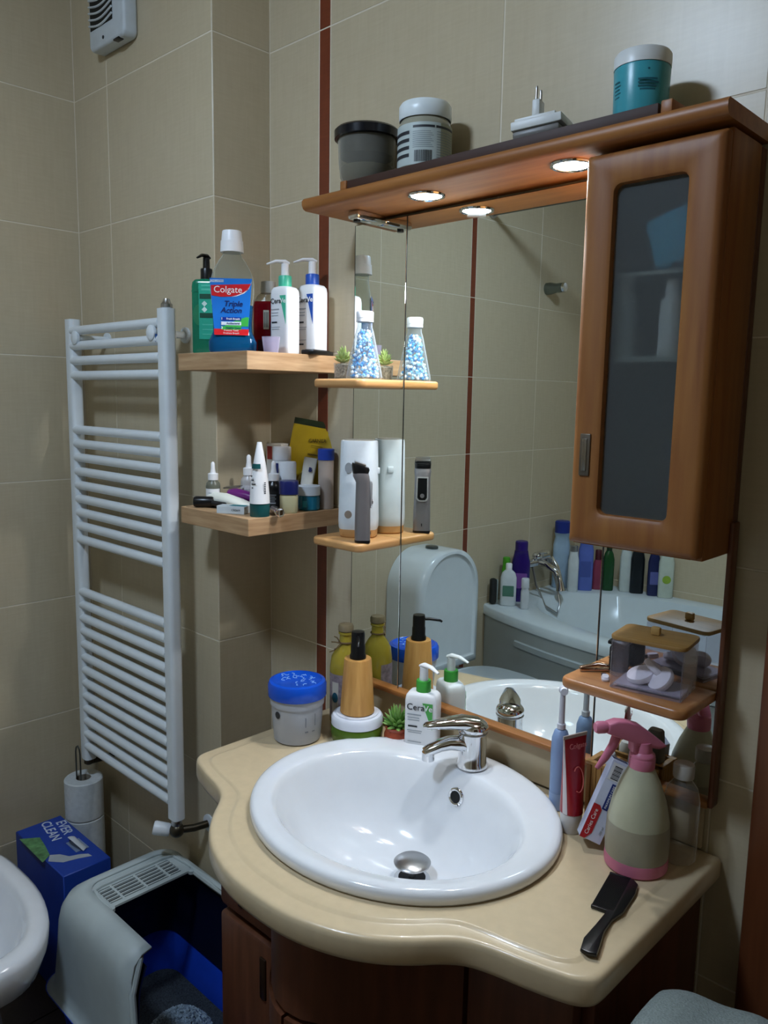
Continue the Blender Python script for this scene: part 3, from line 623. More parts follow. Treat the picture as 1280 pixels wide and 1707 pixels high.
# purple razor/brush
t = thing('razor', 'purple handled plastic razor lying behind the white tube', 'razor', (-1.448, -0.152, LZ+0.004), 22)
G().loft([[(x, y0*math.cos(2*math.pi*i/20), zc+zr*math.sin(2*math.pi*i/20)) for i in range(20)] for x, y0, zc, zr in ((-0.03, 0.006, 0.020, 0.006), (-0.026, 0.013, 0.022, 0.011), (-0.01, 0.015, 0.023, 0.013), (0.02, 0.013, 0.020, 0.012), (0.05, 0.009, 0.013, 0.009))]).out('handle', mat('#6b2470', 0.3), t)
G().box((-0.026, 0.012, 0.037), (0.042, 0.016, 0.003), 0.001, M=Euler((R(8), R(-6), 0)).to_matrix().to_4x4()).out('blade_head', STEEL, t)
# small box lying in front
t = thing('medicine_box', 'small white and teal carton lying at shelf front', 'carton', (-1.375, -0.222, LZ), 30)
G().box((0, 0, 0.008), (0.062, 0.030, 0.016), 0.0006, 1).out('carton', mat('#cdd6da', 0.5), t)
G().box((0.012, 0.001, 0.0163), (0.034, 0.018, 0.0004)).out('label_panel', mat('#2b8a91', 0.5), t, smooth=False)
text('CREAM', 0.006, INK, t, (0.012, -0.0154, 0.008))
# little metal tin/roller
t = thing('lip_balm_roller', 'small chrome capped roller lying by the teal cap', 'roller', (-1.302, -0.168, LZ), 64)
M90 = Matrix.Rotation(R(90), 4, 'X')
G().lathe([(0.0075, -0.02), (0.0075, 0.03)], 20, (0, 0, 0.0095), M=M90).out('barrel', STEEL, t)
G().lathe([(0.0095, 0.03), (0.0095, 0.040), (0.0085, 0.0412), (0.006, 0.040)], 24, (0, 0, 0.0095), M=M90).out('cap', CHROME, t)
# petroleum jelly jar
t = thing('ointment_jar', 'pale yellow jar with navy cap on lower corner shelf', 'jar', (-1.308, -0.128, LZ), 50)
G().loft([ring(0.034, 0.034, 0, p=3), ring(0.038, 0.038, 0.004, p=3), ring(0.039, 0.039, 0.036, p=3), ring(0.034, 0.034, 0.041, p=2.5)]).out('jar', mat('#b5b08c', 0.25, sss=0.2), t)
G().loft([ring(0.041, 0.041, 0.040, p=3), ring(0.041, 0.041, 0.064, p=3), ring(0.038, 0.038, 0.068, p=3)]).out('cap', mat('#101a58', 0.35), t)
# teal cream jar
t = thing('cream_jar', 'teal cream jar with white lid near the shelf end', 'jar', (-1.313, -0.068, LZ), 50)
G().lathe([(0.021, 0), (0.0235, 0.003), (0.024, 0.026), (0.0225, 0.032)], 32).out('jar', mat('#176b85', 0.2), t)
G().patch(0.0244, 0.008, 0.022, -35, -10).out('label', mat('#2f93a8', 0.4), t, recalc=False)
G().lathe([(0.0245, 0.033), (0.0245, 0.052), (0.023, 0.0535), (0.001, 0.0535)], 32).out('lid', mat('#cfd5da', 0.35), t)
# white upright deodorant lid
t = thing('deodorant_stick', 'white capped stick standing behind the navy capped jar', 'stick', (-1.368, -0.083, LZ), 50)
G().lathe([(0.018, 0), (0.019, 0.002), (0.019, 0.050)], 28).out('body', mat('#c3c8cd', 0.4), t); G().lathe([(0.0195, 0.051), (0.0195, 0.098), (0.018, 0.102), (0.001, 0.1025)], 28).out('cap', mat('#d6dade', 0.4), t)
# navy labelled white bottle
t = thing('toner_bottle', 'white bottle with navy label at the back of lower shelf', 'bottle', (-1.408, -0.066, LZ), 50)
G().lathe([(0.019, 0), (0.020, 0.002), (0.020, 0.10), (0.0195, 0.102)], 28).out('body', mat('#cfd2d6', 0.4), t); G().patch(0.0204, 0.02, 0.096, -80, 80).out('label', NAVY, t, recalc=False)
G().lathe([(0.0205, 0.1025), (0.0205, 0.130), (0.019, 0.132), (0.001, 0.132)], 28).out('cap', mat('#d4d4d8', 0.35), t)
text('N I V', 0.007, WHITE, t, (0, -0.0208, 0.07), bend=0.0206)
# white carton behind
t = thing('cosmetic_box', 'pale carton standing against the wall on lower shelf', 'carton', (-1.452, -0.038, LZ), 12)
G().box((0, 0, 0.068), (0.045, 0.04, 0.136), 0.001, 1).out('carton', mat('#c9c2b8', 0.5), t); G().box((-0.012, -0.0202, 0.115), (0.014, 0.0006, 0.03)).out('label_panel', mat('#8a2a22', 0.5), t, smooth=False)
# yellow sheet mask pouch leaning on the wall
t = thing('sheet_mask_pouch', 'yellow sheet mask pouch with dark top leaning on wall', 'pouch', (-1.378, -0.040, LZ), tilt=(R(-9), R(7), R(16)))
YEL = mat('#b79a1e', 0.45, bump=0.2)
def pil(x0, x1, z0, z1, d, nz=8, nx=8):
    rr = []
    for i in range(nz+1):
        z = z0+(z1-z0)*i/nz; k = math.sin(math.pi*min(max(i/nz, 0.03), 0.97)); f_ = []; b_ = []
        for j in range(nx+1):
            x = x0+(x1-x0)*j/nx; q = math.sin(math.pi*j/nx); f_.append((x, -0.001-d*k*q, z)); b_.append((x, 0.0, z))
        rr.append(f_+b_[::-1])
    return rr
G().loft(pil(-0.056, 0.056, 0.035, 0.180, 0.006)).out('pouch', YEL, t, ang=70)
G().loft(pil(-0.056, 0.056, 0.1802, 0.194, 0.0015, 3)).out('top_seal', mat('#25301c', 0.45), t)
text('GARNIER', 0.011, mat('#4a3a10', 0.4), t, (0.018, -0.0068, 0.150), rot=(90, -8, 0), bold=0.0002)
bars(t, [(0.02, 0.138, 0.03, 0.0015), (0.02, 0.118, 0.04, 0.003), (0.02, 0.11, 0.04, 0.002)], -0.0078, mat('#6d5a12', 0.5))
G().loft(pil(-0.02, 0.03, 0.0, 0.034, 0.003)).out('bottom_seal', mat('#241a14', 0.5), t)
G().loft([[(0.0, -0.010, 0.09), (-0.016, -0.010, 0.05), (-0.012, -0.008, 0.05)], [(0.006, -0.012, 0.11), (-0.004, -0.014, 0.06), (0.0, -0.010, 0.06)]]).out('torn_foil', mat('#d9cd7a', 0.4), t, smooth=False)
# crumpled white tube in front of the pouch
t = thing('ointment_tube', 'squeezed white ointment tube leaning before yellow pouch', 'tube', (-1.345, -0.058, LZ), tilt=(R(-8), R(8), R(40)))
G().loft([ring(0.030, 0.006, 0.112, p=3), ring(0.030, 0.014, 0.09, p=3), ring(0.027, 0.022, 0.05, p=2.4), ring(0.024, 0.023, 0.02, p=2), ring(0.018, 0.018, 0.016, p=2)]).out('tube_body', mat('#c7c5bc', 0.4), t, ang=60)
G().lathe([(0.012, 0.0), (0.012, 0.016)], 20).out('cap', mat('#c7c5bc', 0.4), t)
text('B', 0.012, NAVY, t, (0.004, -0.0105, 0.085), bold=0.0008)
# tall pale bottle with blue cap
t = thing('lotion_bottle', 'slim pale bottle with royal blue cap at shelf end', 'bottle', (-1.305, -0.026, LZ), 40)
G().lathe([(0.0165, 0), (0.0175, 0.002), (0.0168, 0.06), (0.0172, 0.107)], 28).out('body', mat('#a89a90', 0.35), t)
G().lathe([(0.0182, 0.1075), (0.0182, 0.130), (0.017, 0.1315), (0.001, 0.1315)], 28).out('cap', mat('#1d3fa0', 0.35), t)

# ================================================================== on top of the canopy
TZ = 1.932
t = thing('food_tub', 'translucent plastic tub with black lid on top of canopy', 'tub', (-1.138, -0.078, TZ), 45)
g = G(); g.lathe([(0.030, 0), (0.042, 0.003), (0.050, 0.018), (0.0535, 0.045), (0.055, 0.092), (0.0538, 0.092), (0.0523, 0.045), (0.0488, 0.019), (0.041, 0.005), (0.001, 0.004)], 44, cap1=False); g.out('tub', thin('#cfccc0', 0.14, 0.15), t)
G().lathe([(0.001, 0.005), (0.040, 0.006), (0.048, 0.020), (0.0498, 0.036), (0.001, 0.036)], 40).out('contents', mat('#8c8672', 0.7), t)
G().lathe([(0.0500, 0.055), (0.0515, 0.0915)], 40, cap0=False, cap1=False).out('lid_skirt', mat('#0c0d14', 0.3), t)
G().lathe([(0.056, 0.086), (0.0615, 0.087), (0.062, 0.101), (0.058, 0.105), (0.050, 0.106), (0.001, 0.106)], 44, cap0=False).out('lid', mat('#0c0d14', 0.2), t)
t = thing('glass_jar', 'glass jar with white lid and barcode label on canopy', 'jar', (-0.998, -0.072, TZ), 38)
G().lathe([(0.043, 0), (0.047, 0.003), (0.048, 0.010), (0.048, 0.078), (0.044, 0.088), (0.041, 0.092)], 44).out('jar', mat('#a9a692', 0.15, trans=0.25), t)
LB = mat('#b4beba', 0.45); LBG = mat('#9a9c86', 0.45)
G().patch(0.0484, 0.009, 0.078, -95, 38, 28).out('label', LB, t, recalc=False); G().patch(0.0484, 0.009, 0.078, 38, 95, 12).out('side_label', LBG, t, recalc=False)
g = G(); g.patch(0.0487, 0.069, 0.073, -22, 24); g.patch(0.0487, 0.069, 0.073, 27, 80)
for k in range(4): g.patch(0.0487, 0.022+0.0125*k, 0.028+0.0125*k, -85, -30, 8)
g.out('bold_print', INK, t, recalc=False)
g = G(); random.seed(3); a = -18
while a < 18:
    wd = random.choice((0.6, 1.0, 1.6)); g.patch(0.0488, 0.013, 0.032, a, a+wd, 1); a += wd+random.choice((0.7, 1.1))
g.out('barcode', INK, t, recalc=False)
g = G()
for k in range(9): g.patch(0.0487, 0.0365+0.0032*k, 0.0375+0.0032*k, -22, 22-(k % 3)*3)
for k in range(12): g.patch(0.0487, 0.016+0.0042*k, 0.017+0.0042*k, 29, 76)
g.out('small_print', mat('#7c8587', 0.5), t, recalc=False)
G().lathe([(0.0455, 0.0905), (0.0465, 0.092), (0.0465, 0.114), (0.043, 0.119), (0.035, 0.120), (0.001, 0.120)], 44, cap0=False).out('lid', mat('#dfe6e6', 0.3), t)
t = thing('cosmetic_jar', 'turquoise cosmetic jar with white lid on top of canopy', 'jar', (-0.584, -0.078, TZ), 28)
G().lathe([(0.033, 0), (0.036, 0.002), (0.0375, 0.010), (0.039, 0.070), (0.0385, 0.072)], 44).out('jar', mat('#3d9aa6', 0.3), t)
G().lathe([(0.0395, 0.0725), (0.0395, 0.089), (0.037, 0.0925), (0.001, 0.0925)], 44).out('lid', mat('#d8dad8', 0.35), t)
g = G()
for k, (a0, a1) in enumerate(((-4, 28), (-8, 30), (-8, 34), (-8, 30))): g.patch(0.0382+0.0007*k, 0.034+0.0042*k, 0.0365+0.0042*k, a0, a1, 6)
for k in range(5): g.patch(0.0381+0.0003*k, 0.030+0.005*k, 0.032+0.005*k, -68, -50+3*(k % 2), 4)
g.patch(0.039, 0.060, 0.0625, 10, 14, 2); g.out('small_print', mat('#175a66', 0.5), t, recalc=False)
t = thing('phone_charger', 'white plug-in charger lying on top of canopy', 'charger', (-0.735, -0.098, TZ), 14)
G().box((0, 0, 0.006), (0.074, 0.06, 0.012), 0.004, M=Euler((0, R(-4), 0)).to_matrix().to_4x4()).out('dark_base', mat('#6d6a66', 0.4), t, loc=(0, 0, 0.0035))
G().box((0, 0, 0.023), (0.080, 0.062, 0.013), 0.002, M=Euler((0, R(-4), 0)).to_matrix().to_4x4()).out('case', mat('#d2d3d0', 0.4), t)
G().box((-0.004, 0, 0.0315), (0.064, 0.05, 0.006), 0.001, M=Euler((0, R(-4), 0)).to_matrix().to_4x4()).out('upper_case', mat('#d2d3d0', 0.4), t)
pl = G().box((-0.006, -0.004, 0.047), (0.013, 0.024, 0.028), 0.003).out('plug', mat('#d2d3d0', 0.4), t)
for dy in (-0.0095, 0.0095):
    G().lathe([(0.0022, 0.060), (0.0022, 0.076), (0.0015, 0.079)], 12, (-0.006, -0.004+dy, 0)).out('pin', STEEL, pl)

# ================================================================== mirror shelves
t = thing('bead_flask', 'conical clear bottle of blue water beads on mirror shelf', 'bottle', (-1.123, -0.092, 1.5742), 20)
g = G(); g.lathe([(0.033, 0), (0.0355, 0.003), (0.034, 0.012), (0.0175, 0.090), (0.0145, 0.098), (0.0145, 0.112)], 36, cap1=False); g.out('glass', thin('#e6eef4', 0.08), t)
G().lathe([(0.0168, 0.108), (0.0168, 0.113), (0.0160, 0.114), (0.0168, 0.115), (0.0168, 0.126), (0.0155, 0.128), (0.001, 0.128)], 28, cap0=False).out('cap', mat('#dfe1e4', 0.4), t)
random.seed(11); bcols = [('#e8f1f8', 0.35), ('#7fc0ea', 0.3), ('#2f8fd6', 0.22), ('#bcdcf0', 0.13)]
def beads(col, share, seed):
    random.seed(seed); g = G(); n = int(420*share)
    for _ in range(n):
        z = 0.004+0.090*random.random()**1.25; rm = max(0.006, 0.031-(z-0.01)*0.0165/0.078*1.0)-0.0035
        if rm < 0.004: rm = 0.010
        a = random.random()*6.283; r_ = rm*math.sqrt(random.uniform(0.35, 1.0)); s_ = random.uniform(0.0026, 0.0040)
        t_ = bmesh.new(); bmesh.ops.create_icosphere(t_, subdivisions=1, radius=s_, matrix=Matrix.Translation((r_*math.cos(a), r_*math.sin(a), z))); g._join(t_)
    return g
for i, (c, s_) in enumerate(bcols):
    o = beads(c, s_, 20+i).out('beads', mat(c, 0.12), t); o['kind'] = 'stuff'
def succulent(t, c1, c2, zc, layers, name='leaf'):
    """rosette of pointed fleshy leaves; each leaf its own piece"""
    random.seed(5); cache = {}
    for li, (n, tilt, L, wd) in enumerate(layers):
        key = (round(L, 4), round(wd, 4))
        m = mat(c1 if li % 2 else c2, 0.4, sss=0.1)
        g = G(); g.loft([[(w_*math.cos(2*math.pi*i/8)*wd, w_*math.sin(2*math.pi*i/8)*wd*0.55, L*q) for i in range(8)] for q, w_ in ((0, 0.5), (0.25, 0.9), (0.5, 1.0), (0.75, 0.72), (0.92, 0.3), (1.0, 0.04))])
        o0 = None
        for k in range(n):
            rot = Euler((R(tilt+random.uniform(-5, 5)), 0, 2*math.pi*(k+0.5*(li % 2))/n+random.uniform(-0.12, 0.12)), 'XYZ')
            if o0 is None: o0 = g.out(name, m, t); o = o0
            else: o = copy_of(o0)
            o.parent = t; o.location = (0, 0, zc); o.rotation_euler = rot
t = thing('succulent_plant', 'pale green succulent in glass pot beside the bead flask', 'plant', (-1.196, -0.080, 1.5742))
g = G(); g.lathe([(0.0165, 0), (0.0175, 0.002), (0.0185, 0.032), (0.0175, 0.032), (0.0165, 0.003), (0.001, 0.003)], 28, cap1=False); g.out('glass_pot', thin('#f2f2ee', 0.03), t)
G().lathe([(0.0155, 0.0035), (0.0168, 0.028), (0.010, 0.031), (0.001, 0.032)], 24).out('pebbles', mat('#b0a598', 0.9, var=0.3, nscale=250, bump=0.6), t)
succulent(t, '#a9bb6c', '#b9cb80', 0.034, [(8, 68, 0.020, 0.0052), (8, 50, 0.022, 0.0052), (7, 32, 0.026, 0.005), (5, 14, 0.031, 0.0048), (2, 4, 0.034, 0.004)])
# air freshener
t = thing('air_freshener', 'white oval air freshener with wooden foot on mirror shelf', 'air freshener', (-1.162, -0.064, 1.2573), 36)
def fring(w, d, z, p=3.0): return ring(w, d, z, 40, p)
G().loft([fring(0.070, 0.058, 0), fring(0.076, 0.062, 0.003), fring(0.077, 0.063, 0.014), fring(0.0765, 0.0625, 0.022)]).out('wooden_foot', wood('#b78a55', '#c99a62', 'x', 1.0, 0.5), t)
def wave(co):
    return (co.x, co.y, co.z-0.012*(co.x/0.04)*(1 if co.z < 0.05 else 0)*max(0, 1-co.z/0.05)) 
G().loft([fring(0.074, 0.060, 0.0125), fring(0.080, 0.065, 0.020), fring(0.0815, 0.0665, 0.035), fring(0.078, 0.064, 0.10), fring(0.074, 0.061, 0.190), fring(0.072, 0.059, 0.1955), fring(0.068, 0.055, 0.196)]).out('shell', mat('#d9e1e6', 0.35), t)
G().loft([fring(0.066, 0.053, 0.194), fring(0.060, 0.048, 0.1975)]).out('top_grille', mat('#9a968a', 0.5), t)
for z, c, rr in ((0.142, '#8d9499', (0.0075, 0.0105)), (0.048, '#8a7d70', (0.0075, 0.008))):
    g = G(); g.prism([(rr[0]*math.cos(R(a)), rr[1]*math.sin(R(a))) for a in range(0, 360, 15)], 0, 0.0030)
    g.xf(Matrix.Translation((-0.016, -0.0300, z)) @ Matrix.Rotation(R(90), 4, 'X')); g.out('sensor', mat(c, 0.4), t, smooth=False)
G().box((0.0395, 0.004, 0.135), (0.004, 0.012, 0.012), 0.001).out('latch', mat('#d9e1e6', 0.35), t)
# trimmer
t = thing('beard_trimmer', 'grey and black beard trimmer standing on mirror shelf', 'trimmer', (-1.106, -0.108, 1.2573), -41)
GM = mat('#8b888b', 0.32, metal=0.55)
G().loft([ring(0.036, 0.030, 0, p=3.5), ring(0.037, 0.031, 0.002, p=3.5), ring(0.037, 0.031, 0.005, p=3.5)]).out('foot', BLACK, t)
G().loft([ring(0.0365, 0.0305, 0.0052, p=3.5), ring(0.0365, 0.0305, 0.03, p=3.5), ring(0.034, 0.029, 0.085, p=3.5), ring(0.033, 0.028, 0.118, p=3.5), ring(0.036, 0.032, 0.130, p=3.5, cy=-0.004), ring(0.034, 0.030, 0.137, p=3.5, cy=-0.005)]).out('body', GM, t, ang=60)
G().loft([ring(0.034, 0.031, 0.136, p=3.5, cy=-0.005), ring(0.035, 0.035, 0.146, p=3.5, cy=-0.005), ring(0.033, 0.032, 0.150, p=3.5, cy=-0.005)]).sag(lambda c: (c.x, c.y, c.z-0.30*c.y if c.z > 0.14 else c.z)).out('head', BLACK, t)
g = G(); g.box((0, -0.006, 0.1545), (0.031, 0.022, 0.004), 0.001, M=Euler((R(-17), 0, 0)).to_matrix().to_4x4())
g.out('blade', STEEL, t)
g = G(); g.prism([(-0.012, 0.050), (0.012, 0.050), (0.0125, 0.004), (0.008, -0.002), (-0.008, -0.002), (-0.0125, 0.004)], 0, 0.002); g.xf(Matrix.Translation((0, 0.0150, 0.070)) @ Matrix.Rotation(R(90), 4, 'X') @ Matrix.Rotation(R(180), 4, 'Y')); p = g.out('control_panel', mat('#e0e0e2', 0.2, metal=0.6), t, smooth=False)
g = G(); g.prism([(-0.0095, 0.047), (0.0095, 0.047), (0.010, 0.006), (0.006, 0.001), (-0.006, 0.001), (-0.010, 0.006)], 0, 0.0012); g.xf(Matrix.Translation((0, 0.0165, 0.070)) @ Matrix.Rotation(R(90), 4, 'X') @ Matrix.Rotation(R(180), 4, 'Y')); g.out('black_inlay', BLACK, p, smooth=False)
G().lathe([(0.0045, 0), (0.0045, 0.0015)], 20, M=Matrix.Translation((0, 0.0185, 0.080)) @ Matrix.Rotation(R(-90), 4, 'X')).out('button', GM, p)
G().box((0, 0.0158, 0.018), (0.002, 0.001, 0.006)).out('charge_light', BLACK, t, smooth=False)

# shelf below the cabinet: acrylic box, clippers, pins, brush
ACR = thin('#f4f2f6', 0.015, 0.03); SZ = 1.1132
t = thing('acrylic_box', 'clear acrylic box with bamboo lid on lower mirror shelf', 'box', (-0.508, -0.080, SZ), 8)
bw_, bd_, bh_ = 0.104, 0.074, 0.074
for c, d in (((0, -bd_/2, bh_/2), (bw_, 0.003, bh_)), ((0, bd_/2, bh_/2), (bw_, 0.003, bh_)), ((-bw_/2, 0, bh_/2), (0.003, bd_, bh_)), ((bw_/2, 0, bh_/2), (0.003, bd_, bh_)), ((0, 0, 0.0025), (bw_, bd_, 0.005))):
    G().box(c, d, 0.0008, 1).out('clear_wall', ACR, t)
G().box((0, 0, 0.005), (0.100, 0.06, 0.0025), 0.001, 1).out('floor_liner', thin('#d9d2dd', 0.35), t)
ld = G().prism(rrect(-0.056, 0.056, -0.041, 0.041, 0.012), bh_+0.001, bh_+0.008, 0.002, 2).out('lid', wood('#8f6a35', '#a67e44', 'x', 1.5, 0.5), t)
G().box((0.0, 0, bh_+0.0145), (0.014, 0.010, 0.013), 0.003).out('knob', wood('#a8854d', '#b89458', 'x', 1.5, 0.5), ld)
for i, (x, y, z, a, lb) in enumerate(((-0.526, -0.083, 0.016, 20, 'white cotton pad lying flattest in the acrylic box'), (-0.508, -0.072, 0.026, -25, 'white cotton pad tilted on the pile in acrylic box'), (-0.493, -0.085, 0.018, 40, 'crumpled white cotton pad at lid knob side of acrylic box'))):
    g = G(); g.lathe([(0.010, -0.006), (0.020, -0.004), (0.0215, 0), (0.020, 0.005), (0.009, 0.008), (0.001, 0.009)], 24)
    tag(g.out('cotton_pad', mat('#efedf2', 0.9, bump=0.3), loc=(x, y, SZ+z), rot=(R(a), R(10-a), 0)), lb, 'cotton pad', 'cotton pads in the acrylic box')
t = thing('nail_clipper', 'rose gold nail clipper lying on lower mirror shelf', 'nail clipper', (-0.604, -0.072, SZ+0.0002), 48)
RG = mat((0.62, 0.42, 0.33), 0.15, metal=1.0)
G().box((0, 0, 0.003), (0.058, 0.011, 0.003), 0.001, M=Euler((0, R(2), 0)).to_matrix().to_4x4()).out('lower_arm', RG, t, loc=(0, 0, -0.0005))
G().tube([(0.027, 0, 0.007), (0.0, 0, 0.0105), (-0.028, 0, 0.0068)], [0.005, 0.0058, 0.0042], 12, flat=0.45).out('lever', RG, t)
G().lathe([(0.0025, 0.001), (0.0025, 0.0105)], 12, (0.022, 0, 0)).out('rivet', STEEL, t)
t = thing('plastic_tag', 'small white plastic tag beside the acrylic box', 'tag', (-0.575, -0.100, SZ), 30)
G().loft([ring(0.012, 0.020, 0.0, p=3), ring(0.013, 0.022, 0.003, p=3), ring(0.010, 0.018, 0.0065, p=3)]).out('tag_plate', mat('#dcd8e2', 0.3), t)
G().box((-0.002, 0.0135, 0.003), (0.008, 0.007, 0.005), 0.001).out('tag_clip', mat('#3b2630', 0.4), t)
for i, (x, y, a, lb) in enumerate(((-0.604, -0.052, 158, 'thin bronze hairpin lying nearest the shelf corner'), (-0.590, -0.062, 150, 'thin bronze hairpin lying nearest the nail clipper'), (-0.596, -0.042, 164, 'thin bronze hairpin lying closest to the mirror'))):
    g = G(); g.tube([(-0.026, 0.0022, 0.0012), (0.020, 0.0022, 0.0012), (0.0235, 0.0, 0.0012), (0.020, -0.0022, 0.0012), (-0.026, -0.0026, 0.0012)], 0.0009, 6)
    tag(g.out('hairpin', mat((0.30, 0.2, 0.12), 0.35, metal=0.9), loc=(x, y, SZ), rot=(0, 0, R(a))), lb, 'hairpin', 'hairpins on the lower mirror shelf')
t = thing('black_brush', 'black bristled hair brush behind the acrylic box', 'brush', (-0.582, -0.044, SZ), 10)
G().box((0, 0.0, 0.022), (0.026, 0.034, 0.044), 0.006).out('bristle_block', mat('#07080a', 0.7, bump=1.0, nscale=400), t); G().box((0.0, 0.0, 0.047), (0.030, 0.036, 0.006), 0.002, M=Euler((0, R(6), 0)).to_matrix().to_4x4()).out('back', BLACK, t)

# ================================================================== on the countertop
KZ = 0.8503
t = thing('storage_jar', 'translucent jar with bright blue patterned lid on countertop', 'jar', (-1.198, -0.196, KZ), 48)
FRO = mat('#c8cbd2', 0.35, trans=0.35, var=0.03)
G().lathe([(0.043, 0), (0.047, 0.003), (0.0505, 0.045), (0.052, 0.075), (0.0545, 0.076), (0.056, 0.098), (0.055, 0.1)], 48).out('jar', FRO, t)
G().lathe([(0.0583, 0.0925), (0.059, 0.094), (0.059, 0.116), (0.056, 0.122), (0.050, 0.124), (0.048, 0.1225), (0.001, 0.1225)], 48, cap0=False).out('lid', mat('#0f4fc4', 0.22), t)
random.seed(4); g = G()
for k in range(26):
    a = random.random()*6.28; r_ = 0.042*math.sqrt(random.random()); s_ = random.uniform(0.003, 0.006); b0 = random.random()*6.28
    pts_ = [(r_*math.cos(a)+s_*math.cos(b0+q*0.5), r_*math.sin(a)+s_*math.sin(b0+q*0.5), 0.1232) for q in range(6)]
    g.tube(pts_, 0.0009, 6)
g.out('lid_pattern_glint', mat('#86b6f5', 0.08), t)  # pale colour stands for spotlight glints on the engraved pattern
g = G(); g.prism([(0.0065*math.cos(R(a)), 0.0075*math.sin(R(a))) for a in range(0, 360, 20)], 0, 0.0005); g.xf(Matrix.Rotation(R(-46), 4, 'Z') @ Matrix.Translation((0, -0.0522, 0.062)) @ Matrix.Rotation(R(90), 4, 'X')); g.out('round_mark', INK, t, smooth=False)
g = G()
for a0, a1, z0, z1 in ((20, 30, 0.068, 0.071), (20, 28, 0.028, 0.031), (38, 46, 0.028, 0.030), (20, 22, 0.04, 0.06), (44, 46, 0.04, 0.065)): g.patch(0.0515 if z0 > 0.035 else 0.0495, z0, z1, a0, a1, 3)
g.out('scale_print', mat('#7d828c', 0.5), t, recalc=False)
t = thing('cream_jar', 'green glass jar with white lid under the bamboo dispenser', 'jar', (-1.110, -0.112, KZ), 45)
G().lathe([(0.046, 0), (0.051, 0.003), (0.053, 0.015), (0.053, 0.030), (0.049, 0.036)], 44).out('jar', mat('#5b7a26', 0.15, trans=0.25), t)
G().lathe([(0.050, 0.034), (0.0525, 0.035), (0.0525, 0.050), (0.049, 0.0545), (0.043, 0.0555), (0.043, 0.0575), (0.001, 0.0575)], 44, cap0=False).out('lid', mat('#dcdfe8', 0.2), t)
t = thing('soap_dispenser', 'tapered bamboo soap dispenser with black pump on white lid', 'dispenser', (-1.110, -0.112, KZ+0.058), 46)
G().lathe([(0.033, 0), (0.035, 0.002), (0.0345, 0.006), (0.0275, 0.110), (0.0265, 0.112), (0.001, 0.112)], 44).out('body', BAMBOO, t)
G().lathe([(0.0165, 0.112), (0.0165, 0.118), (0.0145, 0.122), (0.0145, 0.138), (0.0135, 0.142), (0.0135, 0.162), (0.0125, 0.167), (0.001, 0.168)], 32).out('pump', BLACK, t)
G().tube([(0, 0, 0.158), (0.0, -0.022, 0.158), (0.0, -0.046, 0.155), (0.0, -0.050, 0.152)], [0.004, 0.0035, 0.003, 0.0025], 10).out('nozzle', BLACK, t)
t = thing('corked_bottle', 'yellow glass bottle with cork stopper behind bamboo dispenser', 'bottle', (-1.192, -0.068, KZ), 45)
G().lathe([(0.030, 0), (0.033, 0.004), (0.0335, 0.12), (0.030, 0.145), (0.020, 0.162), (0.0135, 0.170), (0.013, 0.192), (0.0155, 0.1935), (0.0155, 0.198), (0.012, 0.199)], 36).out('glass', mat('#b9a53a', 0.1, trans=0.3), t)
G().lathe([(0.014, 0.1985), (0.0165, 0.201), (0.0165, 0.210), (0.0145, 0.214), (0.001, 0.2145)], 28).out('stopper', mat('#7d6f52', 0.7, var=0.1), t)
G().patch(0.0338, 0.015, 0.112, -75, 75, 20).out('label', mat('#8d7f86', 0.5, var=0.2, nscale=120), t, recalc=False)
G().patch(0.0341, 0.02, 0.095, -52, -24, 8).out('white_label', mat('#c9c3b8', 0.5), t, recalc=False)
g = G(); g.prism([(0.0075*math.cos(R(a)), 0.011*math.sin(R(a))) for a in range(0, 360, 20)], 0, 0.0004); g.xf(Matrix.Rotation(R(-37), 4, 'Z') @ Matrix.Translation((0, -0.0348, 0.062)) @ Matrix.Rotation(R(90), 4, 'X')); g.out('round_emblem', mat('#14546b', 0.4), t, smooth=False)
g = G(); g.tube([(0.0145*math.cos(R(a)), 0.0145*math.sin(R(a)), 0.176) for a in range(0, 360, 20)], 0.0018, 6, closed=True)
for dx, dz in ((0.012, 0.016), (0.018, 0.004), (0.012, -0.012), (0.022, -0.018)):
    g.tube([(-0.010, -0.013, 0.176), (-0.012-dx*0.5, -0.016, 0.176+dz*0.8), (-0.012-dx, -0.017, 0.176+dz)], 0.0013, 6)
g.out('twine_bow', mat('#6b5638', 0.9), t)
t = thing('succulent_plant', 'spiky green succulent in small terracotta pot on countertop', 'plant', (-1.032, -0.074, KZ))
G().lathe([(0.019, 0), (0.022, 0.002), (0.0275, 0.014), (0.0275, 0.024), (0.0235, 0.033), (0.0255, 0.036), (0.0255, 0.040), (0.022, 0.040), (0.021, 0.035), (0.001, 0.034)], 36).out('pot', mat('#a2492f', 0.4, var=0.08), t)
G().lathe([(0.0215, 0.034), (0.012, 0.0385), (0.001, 0.039)], 24).out('soil', mat('#20150e', 0.95, bump=0.8, nscale=200), t)
succulent(t, '#5f8a3c', '#83a858', 0.037, [(9, 78, 0.034, 0.0058), (9, 60, 0.038, 0.0060), (8, 44, 0.040, 0.0060), (7, 26, 0.044, 0.0056), (4, 10, 0.048, 0.005)])
cera('white lotion pump bottle with bright green collar beside tap', (-0.977, -0.062, KZ), 26, 0.066, 0.043, 0.125, mat('#3f9e3c', 0.35), mat('#4aa84a', 0.4), 1.0, 58)

